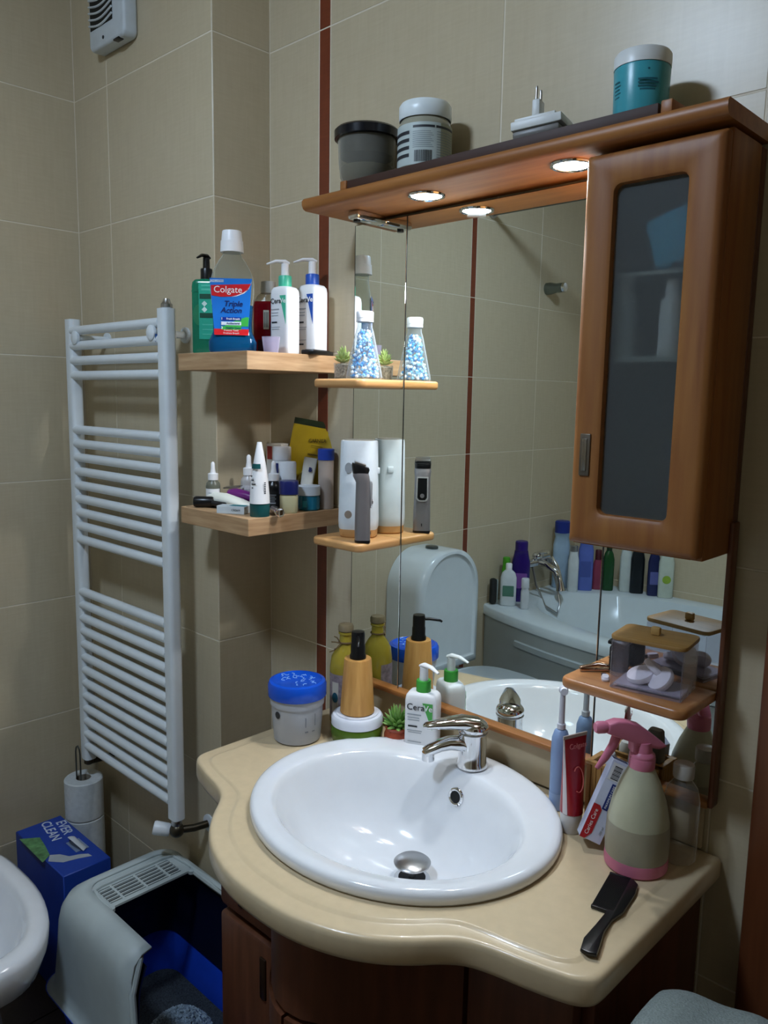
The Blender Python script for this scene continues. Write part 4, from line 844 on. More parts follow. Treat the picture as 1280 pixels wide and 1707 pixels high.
t = thing('electric_toothbrush', 'pale blue electric toothbrush standing beside the basin', 'toothbrush', (-0.671, -0.060, KZ), 40)
G().lathe([(0.0125, 0), (0.0145, 0.003), (0.0150, 0.04), (0.0155, 0.10), (0.0150, 0.125), (0.0110, 0.138), (0.0075, 0.141)], 32).out('handle', mat('#7f97bd', 0.4), t)
G().lathe([(0.0147, 0.001), (0.0152, 0.030)], 32, cap0=False, cap1=False).out('rubber_foot', mat('#93a9cc', 0.5), t)
G().lathe([(0.0072, 0.142), (0.0072, 0.150), (0.0052, 0.152), (0.0046, 0.195), (0.0042, 0.205)], 20).out('brush_stem', mat('#c5c6ce', 0.35), t)
h = G().lathe([(0.0075, 0), (0.0078, 0.004), (0.0065, 0.006)], 20, (0, 0, 0), M=Matrix.Translation((0, -0.001, 0.211)) @ Matrix.Rotation(R(90), 4, 'X')).out('brush_head', mat('#c5c6ce', 0.35), t)
G().lathe([(0.0062, 0.006), (0.0062, 0.013)], 16, M=Matrix.Translation((0, -0.001, 0.211)) @ Matrix.Rotation(R(90), 4, 'X')).out('bristles', mat('#dfe3ee', 0.8), h)
t = thing('toothpaste_tube', 'red toothpaste tube standing on its white cap', 'tube', (-0.617, -0.108, KZ), 72)
G().lathe([(0.0155, 0), (0.0165, 0.002), (0.0175, 0.032), (0.016, 0.033)], 32).out('cap', mat('#d5d2cf', 0.4), t)
G().loft([ring(0.036+0.012*k/8, 0.036*(1-k/8)+0.0022, 0.0332+0.125*k/8, p=2.0+0.8*k/8) for k in range(9)]).out('tube_body', mat('#9d1523', 0.28), t, ang=70)
def cone_patch(a0, a1, k0=0, k1=8, off=0.0004, n=8):
    g = G(); rr = []
    for k in range(k0, k1+1):
        w_, d_ = 0.036+0.012*k/8+2*off, 0.036*(1-k/8)+0.0022+2*off; row = []
        for i in range(n+1):
            a = R(a0+(a1-a0)*i/n); s_, c_ = math.sin(a), math.cos(a); p_ = 2.0+0.8*k/8
            row.append((w_/2*math.copysign(abs(s_)**(2/p_), s_), -d_/2*math.copysign(abs(c_)**(2/p_), c_), 0.0332+0.125*k/8))
        rr.append(row)
    return g.loft(rr, False, False, closed=False)
cone_patch(-90, -62).out('white_stripe', mat('#d9cfd0', 0.35), t, recalc=False)
G().box((0, 0, 0.161), (0.049, 0.0026, 0.006), 0.0006, 1).out('crimp', mat('#b7a9a0', 0.4), t)
text('Colgate', 0.0115, mat('#d87c7c', 0.35), t, (0.002, -0.0062, 0.146), rot=(82, 0, 0))
g = G(); g.tube([(0.010*math.cos(R(a)), -0.013+0.0035*math.sin(R(a)), 0.092+0.020*math.sin(R(a))) for a in range(-120, 150, 15)], 0.0008, 6); g.out('swirl_print', mat('#d06a62', 0.4), t)
# bamboo holder
t = thing('bamboo_holder', 'slatted bamboo toiletry box beside the pink spray bottle', 'box', (-0.562, -0.052, KZ), 0)
BB = wood('#9c7038', '#b98a4a', 'z', 2.0, 0.5); bw_, bd_, bh_ = 0.100, 0.050, 0.112
for i in range(11):
    G().box((-bw_/2+0.0046+i*0.0091, -bd_/2+0.003, bh_/2), (0.0078, 0.006, bh_-0.004), 0.001, 1).out('slat', BB, t)
for sx in (-1, 1):
    for i in range(4): G().box((sx*(bw_/2-0.003), -bd_/2+0.0115+i*0.0106, bh_/2), (0.006, 0.0092, bh_-0.004), 0.001, 1).out('slat', BB, t)
G().box((0, bd_/2-0.003, bh_/2), (bw_, 0.006, bh_), 0.001, 1).out('back', BB, t); G().box((0, 0, 0.004), (bw_-0.012, bd_-0.012, 0.007)).out('base', BB, t)
g = G(); g.box((0, -bd_/2+0.004, bh_-0.003), (bw_+0.003, 0.009, 0.006), 0.001); g.box((-bw_/2+0.004, 0, bh_-0.003), (0.009, bd_, 0.0058), 0.001); g.box((bw_/2-0.004, 0, bh_-0.003), (0.009, bd_, 0.0058), 0.001); g.out('rim', BB, t)
t = thing('hair_trimmer', 'grey tapered plastic trimmer standing in the bamboo box', 'trimmer', (-0.537, -0.050, KZ+0.0085), 0)
G().loft([ring(0.030, 0.022, 0, p=4), ring(0.032, 0.024, 0.10, p=4), ring(0.024, 0.018, 0.150, p=4), ring(0.020, 0.015, 0.153, p=4)]).out('body', mat('#716c68', 0.45), t, ang=50); G().box((0.006, -0.0115, 0.10), (0.005, 0.003, 0.09), 0.001).out('dark_stripe', mat('#3a2a22', 0.5), t)
t = thing('small_bottle', 'small white bottle standing inside the bamboo box', 'bottle', (-0.586, -0.050, KZ+0.0085), 0)
G().lathe([(0.013, 0), (0.014, 0.003), (0.014, 0.075), (0.009, 0.082)], 24).out('body', mat('#cfccd0', 0.4), t); G().lathe([(0.0115, 0.083), (0.0125, 0.09), (0.0125, 0.108), (0.009, 0.116), (0.001, 0.118)], 24).out('cap', WHITE, t)
# leaning carton
t = thing('toothpaste_carton', 'long white and red carton leaning on the bamboo box', 'carton', (-0.572, -0.131, KZ+0.0148), tilt=(R(-12), R(22), R(34)))
cw, cdp, chh = 0.034, 0.026, 0.130
G().box((0, 0, chh/2), (cw, cdp, chh), 0.0006, 1).out('carton', mat('#c6cbe0', 0.4), t)
y = -cdp/2-0.0004
plate(t, 0, 0, 0, y, mat('#b0232c', 0.4), 'red_panel', [(-cw/2, 0.0), (-cw/2+0.008, 0.0), (-cw/2+0.015, 0.012), (-cw/2+0.015, 0.050), (-cw/2+0.010, 0.056), (-cw/2, 0.056)])
plate(t, 0, 0, 0, y, mat('#1d2f73', 0.4), 'blue_panel', [(-0.003, 0.052), (0.006, 0.052), (0.006, 0.094), (-0.003, 0.094)])
text('Caries Care', 0.0085, WHITE, t, (-cw/2+0.0075, y-0.0006, 0.028), rot=(90, -90, 0)); text('MAXIMUM CARE', 0.005, WHITE, t, (0.0015, y-0.0006, 0.073), rot=(90, -90, 0)); text('100 ml', 0.005, INKL, t, (0.010, y-0.0004, 0.02), rot=(90, -90, 0))
plate(t, 0, 0, 0, y, mat('#d9d9dc', 0.4), 'barcode_panel', [(-0.014, 0.098), (0.006, 0.098), (0.006, 0.126), (-0.014, 0.126)])
bars(t, [(-0.004, 0.101+0.0022*k, 0.012, 0.0010+0.0006*(k % 3 == 0)) for k in range(10)], y-0.0005, INK, 'barcode')
bars(t, [(0.012, 0.124, 0.007, 0.005)], y-0.0003, NAVY, 'blue_mark')
G().box((-0.004, 0, chh+0.0003), (0.024, 0.012, 0.0005)).out('end_flap_print', NAVY, t, smooth=False)
# spray bottle
t = thing('spray_bottle', 'pale spray bottle with pink trigger head and pink base', 'spray bottle', (-0.497, -0.122, KZ), -128)
PINK = mat('#cc7690', 0.4)
G().lathe([(0.043, 0), (0.046, 0.003), (0.0465, 0.012), (0.0460, 0.020)], 44).out('base', PINK, t)
G().lathe([(0.0455, 0.0202), (0.0462, 0.045), (0.0445, 0.075), (0.0385, 0.105), (0.0290, 0.132), (0.0205, 0.150), (0.0175, 0.156)], 48).out('bottle', mat('#b7b69c', 0.4, sss=0.1), t)
G().lathe([(0.0458, 0.021), (0.0465, 0.045), (0.0452, 0.072)], 48, cap0=False, cap1=False).out('liquid_level', mat('#9e9884', 0.4), t)
G().lathe([(0.0185, 0.155), (0.0190, 0.158), (0.0190, 0.170), (0.0182, 0.1715), (0.0186, 0.173), (0.0180, 0.176), (0.014, 0.180), (0.0125, 0.195)], 32).out('collar', PINK, t)
g = G(); prof = [(-0.022, 0.184), (0.010, 0.190), (0.012, 0.178), (0.020, 0.182), (0.020, 0.196), (0.052, 0.2085), (0.060, 0.212), (0.058, 0.226), (0.045, 0.230), (0.030, 0.2285), (0.010, 0.222), (-0.012, 0.206), (-0.030, 0.192), (-0.034, 0.188)]
g.prism([(x, z) for x, z in prof], -0.0095, 0.0095, 0.003, 2); g.xf(Matrix.Rotation(R(90), 4, 'X')); g.out('trigger_head', PINK, t, ang=50)
G().lathe([(0.008, 0), (0.009, 0.004), (0.009, 0.014), (0.007, 0.018)], 20, M=Matrix.Translation((0.058, 0, 0.219)) @ Matrix.Rotation(R(90), 4, 'Y')).out('nozzle', PINK, t)
G().tube([(0.042, 0, 0.205), (0.047, 0, 0.190), (0.058, 0, 0.172), (0.070, 0, 0.156)], [0.0075, 0.007, 0.006, 0.0035], 12, flat=0.8).out('trigger', PINK, t)
# clear bottle behind
t = thing('water_bottle', 'clear plastic bottle with white cap behind spray bottle', 'bottle', (-0.459, -0.060, KZ), 10)
CLR = thin('#efece6', 0.09, 0.08)
G().lathe([(0.023, 0), (0.026, 0.004), (0.0265, 0.03), (0.0258, 0.05), (0.0265, 0.07), (0.0265, 0.095), (0.022, 0.115), (0.013, 0.127), (0.012, 0.132)], 36).out('body', CLR, t)
G().lathe([(0.015, 0.131), (0.0155, 0.133), (0.0155, 0.150), (0.0145, 0.152), (0.001, 0.152)], 28).out('cap', mat('#b8b2aa', 0.45, trans=0.1), t)
# comb
t = thing('hair_comb', 'black plastic handle comb lying on the cream countertop', 'comb', (-0.470, -0.262, KZ), 0)
ax = Vector((-0.484, -0.172))-Vector((-0.444, -0.354)); L = ax.length; ang_ = math.degrees(math.atan2(ax.y, ax.x))
t.rotation_euler = (0, 0, R(ang_)); t.location = (-0.464, -0.263, KZ)
hp = [(-0.093, 0.010), (-0.095, 0.0), (-0.092, -0.011), (-0.075, -0.0095), (-0.045, -0.006), (-0.015, -0.008), (0.010, -0.016), (0.060, -0.0195), (0.085, -0.017), (0.093, -0.009), (0.094, -0.004), (0.006, -0.004), (0.004, 0.004), (-0.010, 0.005), (-0.035, 0.008), (-0.070, 0.013)]
G().prism(hp, 0.0004, 0.0064, 0.0018, 2).out('spine', BLACK, t)
ti = G().box((0, 0, 0), (0.0012, 0.030, 0.003)).out('tooth', BLACK, t, smooth=False, loc=(0.006, 0.0105, 0.0032))
for k in range(1, 44): copy_of(ti, loc=(0.006+k*0.00203, 0.0105, 0.0032), parent=t)
G().box((0.0935, 0.0105, 0.0032), (0.004, 0.031, 0.005), 0.001).out('end_guard', BLACK, t)
G().box((0.0035, 0.0105, 0.0032), (0.004, 0.031, 0.005), 0.001).out('end_guard', BLACK, t)

# ================================================================== towel radiator
ra = thing('towel_radiator', 'white ladder towel radiator mounted on the tiled pipe box', 'radiator', (0, 0, 0))
RX0, RX1, RY = -2.068, -1.612, -0.228
def upr(x):
    g = G(); g.loft([[(x+px, RY+py, z) for px, py in rrect(-0.019, 0.019, -0.016, 0.016, 0.010, 4)] for z in (0.522, 0.526, 1.722, 1.726)]); return g
upr(RX0).out('upright', ENAMEL, ra); upr(RX1).out('upright', ENAMEL, ra)
zs = [1.696-0.038*k for k in range(4)]+[1.442-0.0366*k for k in range(9)]+[1.005-0.03675*k for k in range(13)]
b0 = None
for z in zs:
    if b0 is None:
        g = G(); g.tube([(RX0+0.012, 0, 0), (RX1-0.012, 0, 0)], 0.0115, 16); b0 = g.out('rung', ENAMEL, ra, loc=(0, RY-0.006, z))
    else: copy_of(b0, loc=(0, RY-0.006, z), parent=ra)
for x, z in ((-2.022, 1.677), (-1.648, 1.674)):
    g = G(); g.lathe([(0.014, 0.0), (0.017, 0.004), (0.017, 0.010), (0.012, 0.013)], 20, M=Matrix.Translation((x, RY-0.010, z)) @ Matrix.Rotation(R(90), 4, 'X')); g.tube([(x, RY-0.008, z), (x, YR-0.0005, z)], 0.008, 12); g.lathe([(0.018, 0), (0.018, 0.006)], 20, M=Matrix.Translation((x, YR-0.0003, z)) @ Matrix.Rotation(R(90), 4, 'X')); g.out('bracket', ENAMEL, ra)
G().lathe([(0.011, 1.726), (0.013, 1.728), (0.013, 1.735), (0.009, 1.740), (0.007, 1.747)], 16, (RX1+0.003, RY, 0)).out('air_vent', STEEL, ra)
G().box((RX1-0.0185, RY-0.0125, 1.662), (0.0022, 0.009, 0.017)).out('blue_tag', mat('#23508a', 0.4), ra, smooth=False)
va_ = thing('radiator_valve', 'angled radiator valve with white knob below the radiator', 'valve', (RX1, RY, 0.522))
G().lathe([(0.010, 0), (0.013, -0.004), (0.013, -0.016), (0.011, -0.02)], 16).out('nut', STEEL, va_)
g = G(); g.ell((0, 0, -0.032), (0.018, 0.018, 0.018)); g.tube([(0, 0, -0.032), (0.02, 0.035, -0.032), (0.03, 0.068, -0.030)], 0.009, 12); g.out('body', mat('#4a4438', 0.35, metal=0.8), va_)
G().lathe([(0.022, 0), (0.022, 0.004), (0.012, 0.006)], 24, M=Matrix.Translation((0.03, 0.0735, -0.030)) @ Matrix.Rotation(R(90), 4, 'X')).out('escutcheon', WHITEP, va_)
g = G(); g.lathe([(0.014, 0), (0.016, 0.006), (0.017, 0.036), (0.015, 0.040), (0.001, 0.040)], 20, M=Matrix.Translation((-0.018, -0.008, -0.036)) @ Euler((R(78), 0, R(-40))).to_matrix().to_4x4()); g.out('knob', WHITEP, va_)
vb = tag(G().lathe([(0.010, 0), (0.013, -0.003), (0.013, -0.014), (0.009, -0.018)], 16).tube([(0, 0, -0.012), (0.0, 0.035, -0.014), (0.0, 0.0735, -0.014)], 0.008, 10).out('radiator_plug', mat('#4a4438', 0.4, metal=0.8), loc=(RX0, RY, 0.5215)), 'dark threaded fitting below the radiator beside side wall', 'fitting')

# ================================================================== extractor fan
fa = thing('extractor_fan', 'white square extractor fan with slotted grille high on wall', 'fan', (-1.915, YR, 2.455))
FW = mat('#c4cbcf', 0.4)
G().prism(rrect(-0.085, 0.085, -0.090, 0.105, 0.016), 0, 0.038, 0.008, 3, M=Matrix.Rotation(R(90), 4, 'X')).out('housing', FW, fa)
G().box((-0.020, -0.0385, 0.025), (0.108, 0.002, 0.138), 0.001).out('recess_shade', mat('#17160f', 0.8), fa)  # flat dark plate, shade behind the slats put into its colour
for k in range(10):
    g = G(); n = 10; g.tube([(-0.076+0.112*i/n, -0.041, -0.042+0.0145*k-0.010*math.cos(math.pi*(i/n-0.5))+0.01) for i in range(n+1)], 0.0026, 6); g.out('slat', FW, fa)
G().box((-0.028, -0.0405, 0.045), (0.016, 0.004, 0.06), 0.001).out('centre_rib', FW, fa)
G().lathe([(0.004, 0), (0.004, 0.0015)], 12, M=Matrix.Translation((-0.012, -0.038, -0.072)) @ Matrix.Rotation(R(90), 4, 'X')).out('indicator', INK, fa)
G().box((0.045, -0.03, -0.090), (0.026, 0.014, 0.004), 0.001).out('pull_slot', BLACK, fa)

# ================================================================== toilet paper stand
tpx, tpy = -2.080, -0.240
st = thing('paper_roll_stand', 'thin wire stand through the stacked paper rolls', 'stand', (tpx, tpy, 0.0))
g = G(); g.tube([(-0.013, -0.0135, 0.012), (-0.013, -0.0135, 0.540), (-0.009, -0.0135, 0.554), (0, -0.0135, 0.560), (0.009, -0.0135, 0.554), (0.013, -0.0135, 0.540), (0.013, -0.0135, 0.012)], 0.0022, 8); g.out('wire_loop', mat('#5d5f5c', 0.3, metal=0.9), st)
G().lathe([(0.055, 0), (0.055, 0.010), (0.05, 0.012)], 28).out('foot', mat('#5d5f5c', 0.3, metal=0.9), st)
for k, lb in enumerate(('bottom toilet paper roll of the stack by the wall', 'second toilet paper roll up in the stack', 'third toilet paper roll up with a loose sheet edge', 'topmost toilet paper roll of the stack with wire loop')):
    r_ = 0.052; z0 = 0.0125+0.113*k
    t = thing('toilet_paper_roll', lb, 'toilet paper', (tpx, tpy, z0), group='toilet paper rolls on the wire stand')
    g = G(); g.lathe([(0.0205, 0.001), (r_-0.003, 0.0), (r_, 0.003), (r_, 0.109), (r_-0.003, 0.112), (0.0205, 0.111)], 40, cap0=False, cap1=False); g.out('paper', mat('#ccd0d0', 0.9, bump=0.15, nscale=80), t)
    g = G(); g.lathe([(0.0207, 0.001), (0.0207, 0.111), (0.0195, 0.111), (0.0195, 0.001)], 24, cap0=False, cap1=False); g.out('core', mat('#8d8578', 0.9), t)
    if k == 2: G().patch(r_+0.0015, 0.015, 0.1, 20, 70).out('loose_sheet', mat('#ccd0d0', 0.9), t, recalc=False)

# ================================================================== litter carton
t = thing('cat_litter_box', 'blue cat litter carton with white handle beside bidet', 'carton', (-1.962, -0.360, 0.0), 0)
EB = mat('#1b3f9c', 0.45); hh = 0.36
G().box((0, 0, hh/2), (0.290, 0.124, hh), 0.002, 1).out('carton', EB, t)
text('EVER', 0.036, mat('#c8d0e2', 0.5), t, (-0.075, 0.040, hh+0.0006), rot=(0, 0, -8), bold=0.0005); text('CLEAN', 0.036, mat('#c8d0e2', 0.5), t, (-0.082, 0.006, hh+0.0006), rot=(0, 0, -8), bold=0.0005)
g = G(); g.tube([(0.0+0.07*i/8, 0.030-0.016*math.sin(math.pi*i/8), hh+0.003+0.022*math.sin(math.pi*i/8)) for i in range(9)], 0.010, 8, flat=0.3); g.out('handle', mat('#cfd4d8', 0.5), t)
G().box((0.035, 0.026, hh+0.0008), (0.06, 0.035, 0.001)).out('handle_recess', mat('#7f8fa8', 0.6), t, smooth=False)
g = G(); g.prism([(0.030, -0.045), (0.055, -0.060), (0.085, -0.035), (0.095, 0.000), (0.108, 0.030), (0.093, 0.028), (0.080, 0.012), (0.070, -0.012), (0.045, -0.025)], hh+0.0002, hh+0.001); g.out('cat_picture', mat('#a7adb4', 0.6), t, smooth=False)
g = G(); g.prism([(-0.10, -0.070), (0.05, -0.072), (0.03, -0.045), (-0.02, -0.035), (-0.07, -0.028)], hh+0.0002, hh+0.0008); g.out('leaf_picture', mat('#5d8a58', 0.6, var=0.25, nscale=60), t, smooth=False)

# ================================================================== litter tray with hood
lt = thing('litter_tray', 'grey hooded cat litter tray with open top flap', 'litter tray', (0, 0, 0))
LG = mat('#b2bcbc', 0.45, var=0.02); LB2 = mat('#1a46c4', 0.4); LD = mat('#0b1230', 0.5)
BXk, BXf, BYl, BYr = -1.752, -1.300, -0.492, -0.172
def upath(x0, xf, yl, yr, r, z, n=6, rise=0.0):
    p = [(xf, yl), (x0+r, yl)]; p = [(xf+(x0+r-xf)*k/4, yl) for k in range(4)]
    for i in range(n+1): a = R(270-90*i/n); p.append((x0+r+r*math.cos(a), yl+r+r*math.sin(a)))
    for i in range(n+1): a = R(180-90*i/n); p.append((x0+r+r*math.cos(a), yr-r+r*math.sin(a)))
    p += [(x0+r+(xf-x0-r)*k/4, yr) for k in range(1, 5)]
    return [(x, y, z) for x, y in p]
prof = [(0.020, 0.15, 0.06), (0.012, 0.152, 0.06), (0.004, 0.158, 0.055), (0.000, 0.19, 0.055), (-0.006, 0.27, 0.055), (-0.009, 0.325, 0.056), (-0.014, 0.355, 0.056), (-0.025, 0.379, 0.054), (-0.043, 0.392, 0.048), (-0.066, 0.396, 0.038)]
def hood(prof, inner=0.0):
    rr = []
    for e, z, r in prof:
        rr.append(upath(BXk-e+inner, BXf+0.0, BYl-e+inner, BYr+e*0.6-inner, r, z-inner*0.3))
    return rr
# front edge of the side walls slopes back as it rises
def slope(co):
    if co.x > -1.60: 
        k = (co.x+1.60)/0.30; cut = max(0.0, (co.z-0.15)/0.245); lim = 0.28-0.07*cut
        return (-1.60+k*lim*1.0, co.y, co.z)
    return co
g = G(); g.loft(hood(prof), False, False, closed=False); g.sag(slope)
o = g.out('hood', LG, lt, ang=60); m = o.modifiers.new('s', 'SOLIDIFY'); m.thickness = 0.005; m.offset = 1
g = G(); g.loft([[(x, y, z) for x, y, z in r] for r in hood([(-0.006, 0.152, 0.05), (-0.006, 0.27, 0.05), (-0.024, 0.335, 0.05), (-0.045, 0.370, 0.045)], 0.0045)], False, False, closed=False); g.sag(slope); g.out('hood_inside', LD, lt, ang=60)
# top deck with grille
XT0, XT1, YT0, YT1 = BXk+0.062, -1.575, BYl+0.062, BYr-0.037
holes = []
gx0, gx1, gy0, gy1 = -1.652, -1.588, YT0+0.014, YT1-0.022
deck = G()
deck.box(((XT0+gx0)/2, (YT0+YT1)/2, 0.3935), (gx0-XT0, YT1-YT0+0.006, 0.005)); deck.box(((gx0+gx1)/2, (YT0+gy0)/2, 0.3935), (gx1-gx0, gy0-YT0+0.003, 0.005)); deck.box(((gx0+gx1)/2, (YT1+gy1)/2, 0.3935), (gx1-gx0, YT1-gy1+0.003, 0.005)); deck.box(((gx1+XT1)/2, (YT0+YT1)/2, 0.3935), (XT1-gx1, YT1-YT0, 0.005))
deck.out('deck', LG, lt, smooth=False)
gc = (gy0+gy1)/2; hw = (gy1-gy0)/2
ba_ = []
for k in range(5):
    x = gx0+0.006+k*(gx1-gx0-0.012)/4; lim = hw-abs(k-3)*0.0
    G().box((x, gc, 0.3937), (0.0040, 2*hw, 0.0046)).out('grille_bar', LG, lt, smooth=False)
for dy in (-0.058, 0.0, 0.058): G().box(((gx0+gx1)/2, gc+dy*hw/0.09, 0.3938), (gx1-gx0, 0.0055, 0.0048)).out('grille_rib', LG, lt, smooth=False)
g = G()
g.tube([(XT1+0.01, YT0+0.004, 0.397), (-1.62, YT0+0.004, 0.3985), (XT0+0.035, YT0+0.010, 0.3985), (XT0+0.028, YT0+0.03, 0.3985), (XT0+0.028, YT1-0.03, 0.3985), (XT0+0.035, YT1-0.006, 0.3985), (-1.60, YT1, 0.3985), (-1.50, YT1+0.006, 0.397), (-1.42, YT1+0.012, 0.392)], 0.004, 8); g.out('deck_bead', LG, lt)
for yy in (YT0+0.008, YT1-0.006): G().lathe([(0.008, 0), (0.008, 0.008), (0.005, 0.009)], 14, (XT1+0.004, yy, 0.390)).out('hinge_lug', LG, lt)
# side rims along the opening
for yy, s_ in ((BYl+0.062, 1), (BYr-0.037, -1)):
    g = G(); g.tube([(-1.578, yy, 0.3925), (-1.50, yy, 0.392), (-1.42, yy-s_*0.004, 0.389), (-1.392, yy-s_*0.024, 0.384), (-1.374, yy-s_*0.052, 0.33), (-1.347, yy-s_*0.062, 0.24), (-1.326, yy-s_*0.065, 0.16)], 0.0075, 8); g.out('opening_rim', LG, lt)
# base
g = G(); rr = []
for e, z in ((-0.025, 0.002), (-0.018, 0.0), (0.0, 0.14), (0.020, 0.149), (0.022, 0.155), (0.014, 0.155), (-0.004, 0.146), (-0.022, 0.012), (-0.03, 0.010)):
    rr.append([(x, y, z) for x, y in rrect(BXk-e, BXf+e*0.5+0.01, BYl-e, BYr+e*0.6, 0.06, 6)])
g.loft(rr, True, True); g.out('base_tray', LB2, lt, ang=50)
o = tag(G().prism(rrect(BXk+0.03, BXf-0.02, BYl+0.03, BYr-0.02, 0.05, 6), 0.0105, 0.055).out('cat_litter', mat('#343a40', 0.95, var=0.35, nscale=300, bump=1.0), lt), kind='stuff')  # litter colour darkened to stand for the shade inside the hood
random.seed(9); g = G()
for _ in range(900):
    a = random.random()*6.283; r_ = 0.085*math.sqrt(random.random()); x, y_ = -1.490+r_*math.cos(a)*0.8, -0.315+r_*math.sin(a)
    z = 0.060+0.06*max(0, 1-(r_/0.085)**2); t_ = bmesh.new(); bmesh.ops.create_cube(t_, size=random.uniform(0.004, 0.008), matrix=Matrix.Translation((x, y_, z)) @ Euler((random.random()*3, random.random()*3, 0)).to_matrix().to_4x4()); g._join(t_)
g.lathe([(0.085, 0.0), (0.06, 0.032), (0.03, 0.052), (0.001, 0.06)], 24, (-1.490, -0.315, 0.054), sx=0.8)
g.out('litter_heap', mat('#94a5b2', 0.95, var=0.3, nscale=200), lt)['kind'] = 'stuff'  # same litter in a paler colour, so the heap looks lit

# ================================================================== bidet
bd = thing('bidet', 'white ceramic bidet beside the litter tray', 'bidet', (-1.838, -0.675, 0))
def bring(L, W_, z, dx=0.0, n=48):
    out = []
    for i in range(n):
        a = 2*math.pi*i/n; c, s_ = math.cos(a), math.sin(a)
        x = (L*0.52 if c > 0 else L*0.48)*math.copysign(abs(c)**(0.95 if c > 0 else 0.6), c); y_ = W_/2*math.copysign(abs(s_)**(0.85), s_); out.append((x+dx, y_, z))
    return out
G().loft([bring(0.36, 0.22, 0.0, -0.08), bring(0.37, 0.22, 0.02, -0.08), bring(0.36, 0.20, 0.12, -0.08), bring(0.42, 0.24, 0.22, -0.05), bring(0.53, 0.325, 0.30, 0), bring(0.565, 0.355, 0.345, 0), bring(0.57, 0.36, 0.372, 0), bring(0.565, 0.355, 0.384, 0), bring(0.545, 0.335, 0.391, 0), bring(0.50, 0.295, 0.392, 0), bring(0.475, 0.270, 0.387, 0), bring(0.45, 0.25, 0.365, 0), bring(0.40, 0.21, 0.31, 0), bring(0.30, 0.15, 0.26, 0), bring(0.08, 0.06, 0.245, 0)], True, True).out('bowl', CERAM, bd, ang=60)
g = G(); g.lathe([(0.024, 0.388), (0.022, 0.44), (0.018, 0.445)], 24, (-0.24, 0, 0)); g.tube([(-0.24, 0, 0.425), (-0.19, 0, 0.435), (-0.14, 0, 0.418)], 0.011, 12); g.tube([(-0.25, 0, 0.45), (-0.20, 0, 0.462), (-0.16, 0, 0.466)], [0.014, 0.010, 0.007], 12, flat=0.5); g.out('tap', CHROME, bd)

# ================================================================== toilet (seen in the mirror)
to = thing('toilet', 'white toilet with arched cistern seen in the mirror', 'toilet', (XL, -1.31, 0))
TC = mat('#d7e0e3', 0.15, var=0.01, coat=0.4)
def arch(W_, H_, z0, r=0.16, n=14):
    p = [(-W_/2, z0), (W_/2, z0)]; r = min(r, W_/2-0.002); cz = z0+H_-r
    for i in range(n+1):
        a = R(90*i/n); p.append((W_/2-r+r*math.cos(a), cz+r*math.sin(a)))
    for i in range(n+1):
        a = R(90+90*i/n); p.append((-W_/2+r+r*math.cos(a), cz+r*math.sin(a)))
    return p
ar = lambda W_, H_, z0, x, r=0.16: [(x, y_, z) for y_, z in arch(W_, H_, z0, r)]
G().loft([ar(0.38, 0.50, 0.435, 0.002), ar(0.38, 0.50, 0.435, 0.15), ar(0.376, 0.497, 0.437, 0.17), ar(0.355, 0.478, 0.452, 0.182), ar(0.32, 0.45, 0.472, 0.184), ar(0.305, 0.436, 0.479, 0.176), ar(0.295, 0.428, 0.483, 0.175)]).out('cistern', TC, to, ang=50)
G().lathe([(0.022, 0.936), (0.022, 0.944), (0.018, 0.946)], 20, (0.09, 0.02, 0), sx=1.3).out('flush_button', mat('#5d6462', 0.3, metal=0.6), to)
def tring(L, W_, z, x0): return [(x0+L/2+x, y_, zz) for x, y_, zz in bring(L, W_, z)]
G().loft([tring(0.40, 0.22, 0.0, 0.10), tring(0.38, 0.20, 0.03, 0.10), tring(0.40, 0.22, 0.20, 0.10), tring(0.56, 0.34, 0.34, 0.08), tring(0.60, 0.37, 0.395, 0.06), tring(0.59, 0.36, 0.405, 0.06)]).out('bowl', TC, to, ang=60)
G().loft([tring(0.45, 0.36, 0.407, 0.195), tring(0.455, 0.37, 0.42, 0.193), tring(0.455, 0.37, 0.434, 0.193), tring(0.44, 0.35, 0.442, 0.198)]).out('seat_lid', TC, to, ang=50)

# ================================================================== bathtub (seen in the mirror)
tb = thing('bathtub', 'white acrylic bathtub along the far wall seen in the mirror', 'bathtub')
TB = mat('#cfd9dc', 0.2, var=0.01)
X0, X1 = XL+0.001, -0.55
def tubfront(x): return -1.775+0.165*math.sin(math.pi*min(max((x-X0)/(X1-X0), 0), 1))**0.8
nx = 28; fx = [X0+(X1-X0)*i/nx for i in range(nx+1)]
outer_t = [(x, tubfront(x)) for x in fx]+[(X1, -1.9), (X1, -2.1), (X1, -2.3), (X1, YB+0.001)]+[(X1+(X0-X1)*i/nx, YB+0.001) for i in range(1, nx+1)]+[(X0, -2.3), (X0, -2.1), (X0, -1.9)]
CX, CY = -1.30, -2.11
def inner(p, a, b):
    th = math.atan2((p[1]-CY)/b, (p[0]-CX)/a); c, s_ = math.cos(th), math.sin(th); return (CX+a*math.copysign(abs(c)**1.0, c), CY+b*math.copysign(abs(s_)**0.95, s_))
O = lambda e, z: [(x, y_+(-e if y_ > -1.85 else 0), z) for x, y_ in outer_t]
I = lambda a, b, z: [(*inner(p, a, b), z) for p in outer_t]
G().loft([O(0.0, 0.555), O(0.0, 0.592), O(0.008, 0.600), I(0.775, 0.41, 0.602), I(0.755, 0.39, 0.595), I(0.68, 0.35, 0.40), I(0.54, 0.28, 0.24), I(0.40, 0.18, 0.20)], False, True).out('tub_shell', TB, tb, ang=55)
rr = [[(x, tubfront(x)-0.012, 0.04), (x, tubfront(x)-0.012, 0.556), (x, tubfront(x)-0.03, 0.556), (x, tubfront(x)-0.03, 0.04)] for x in fx]
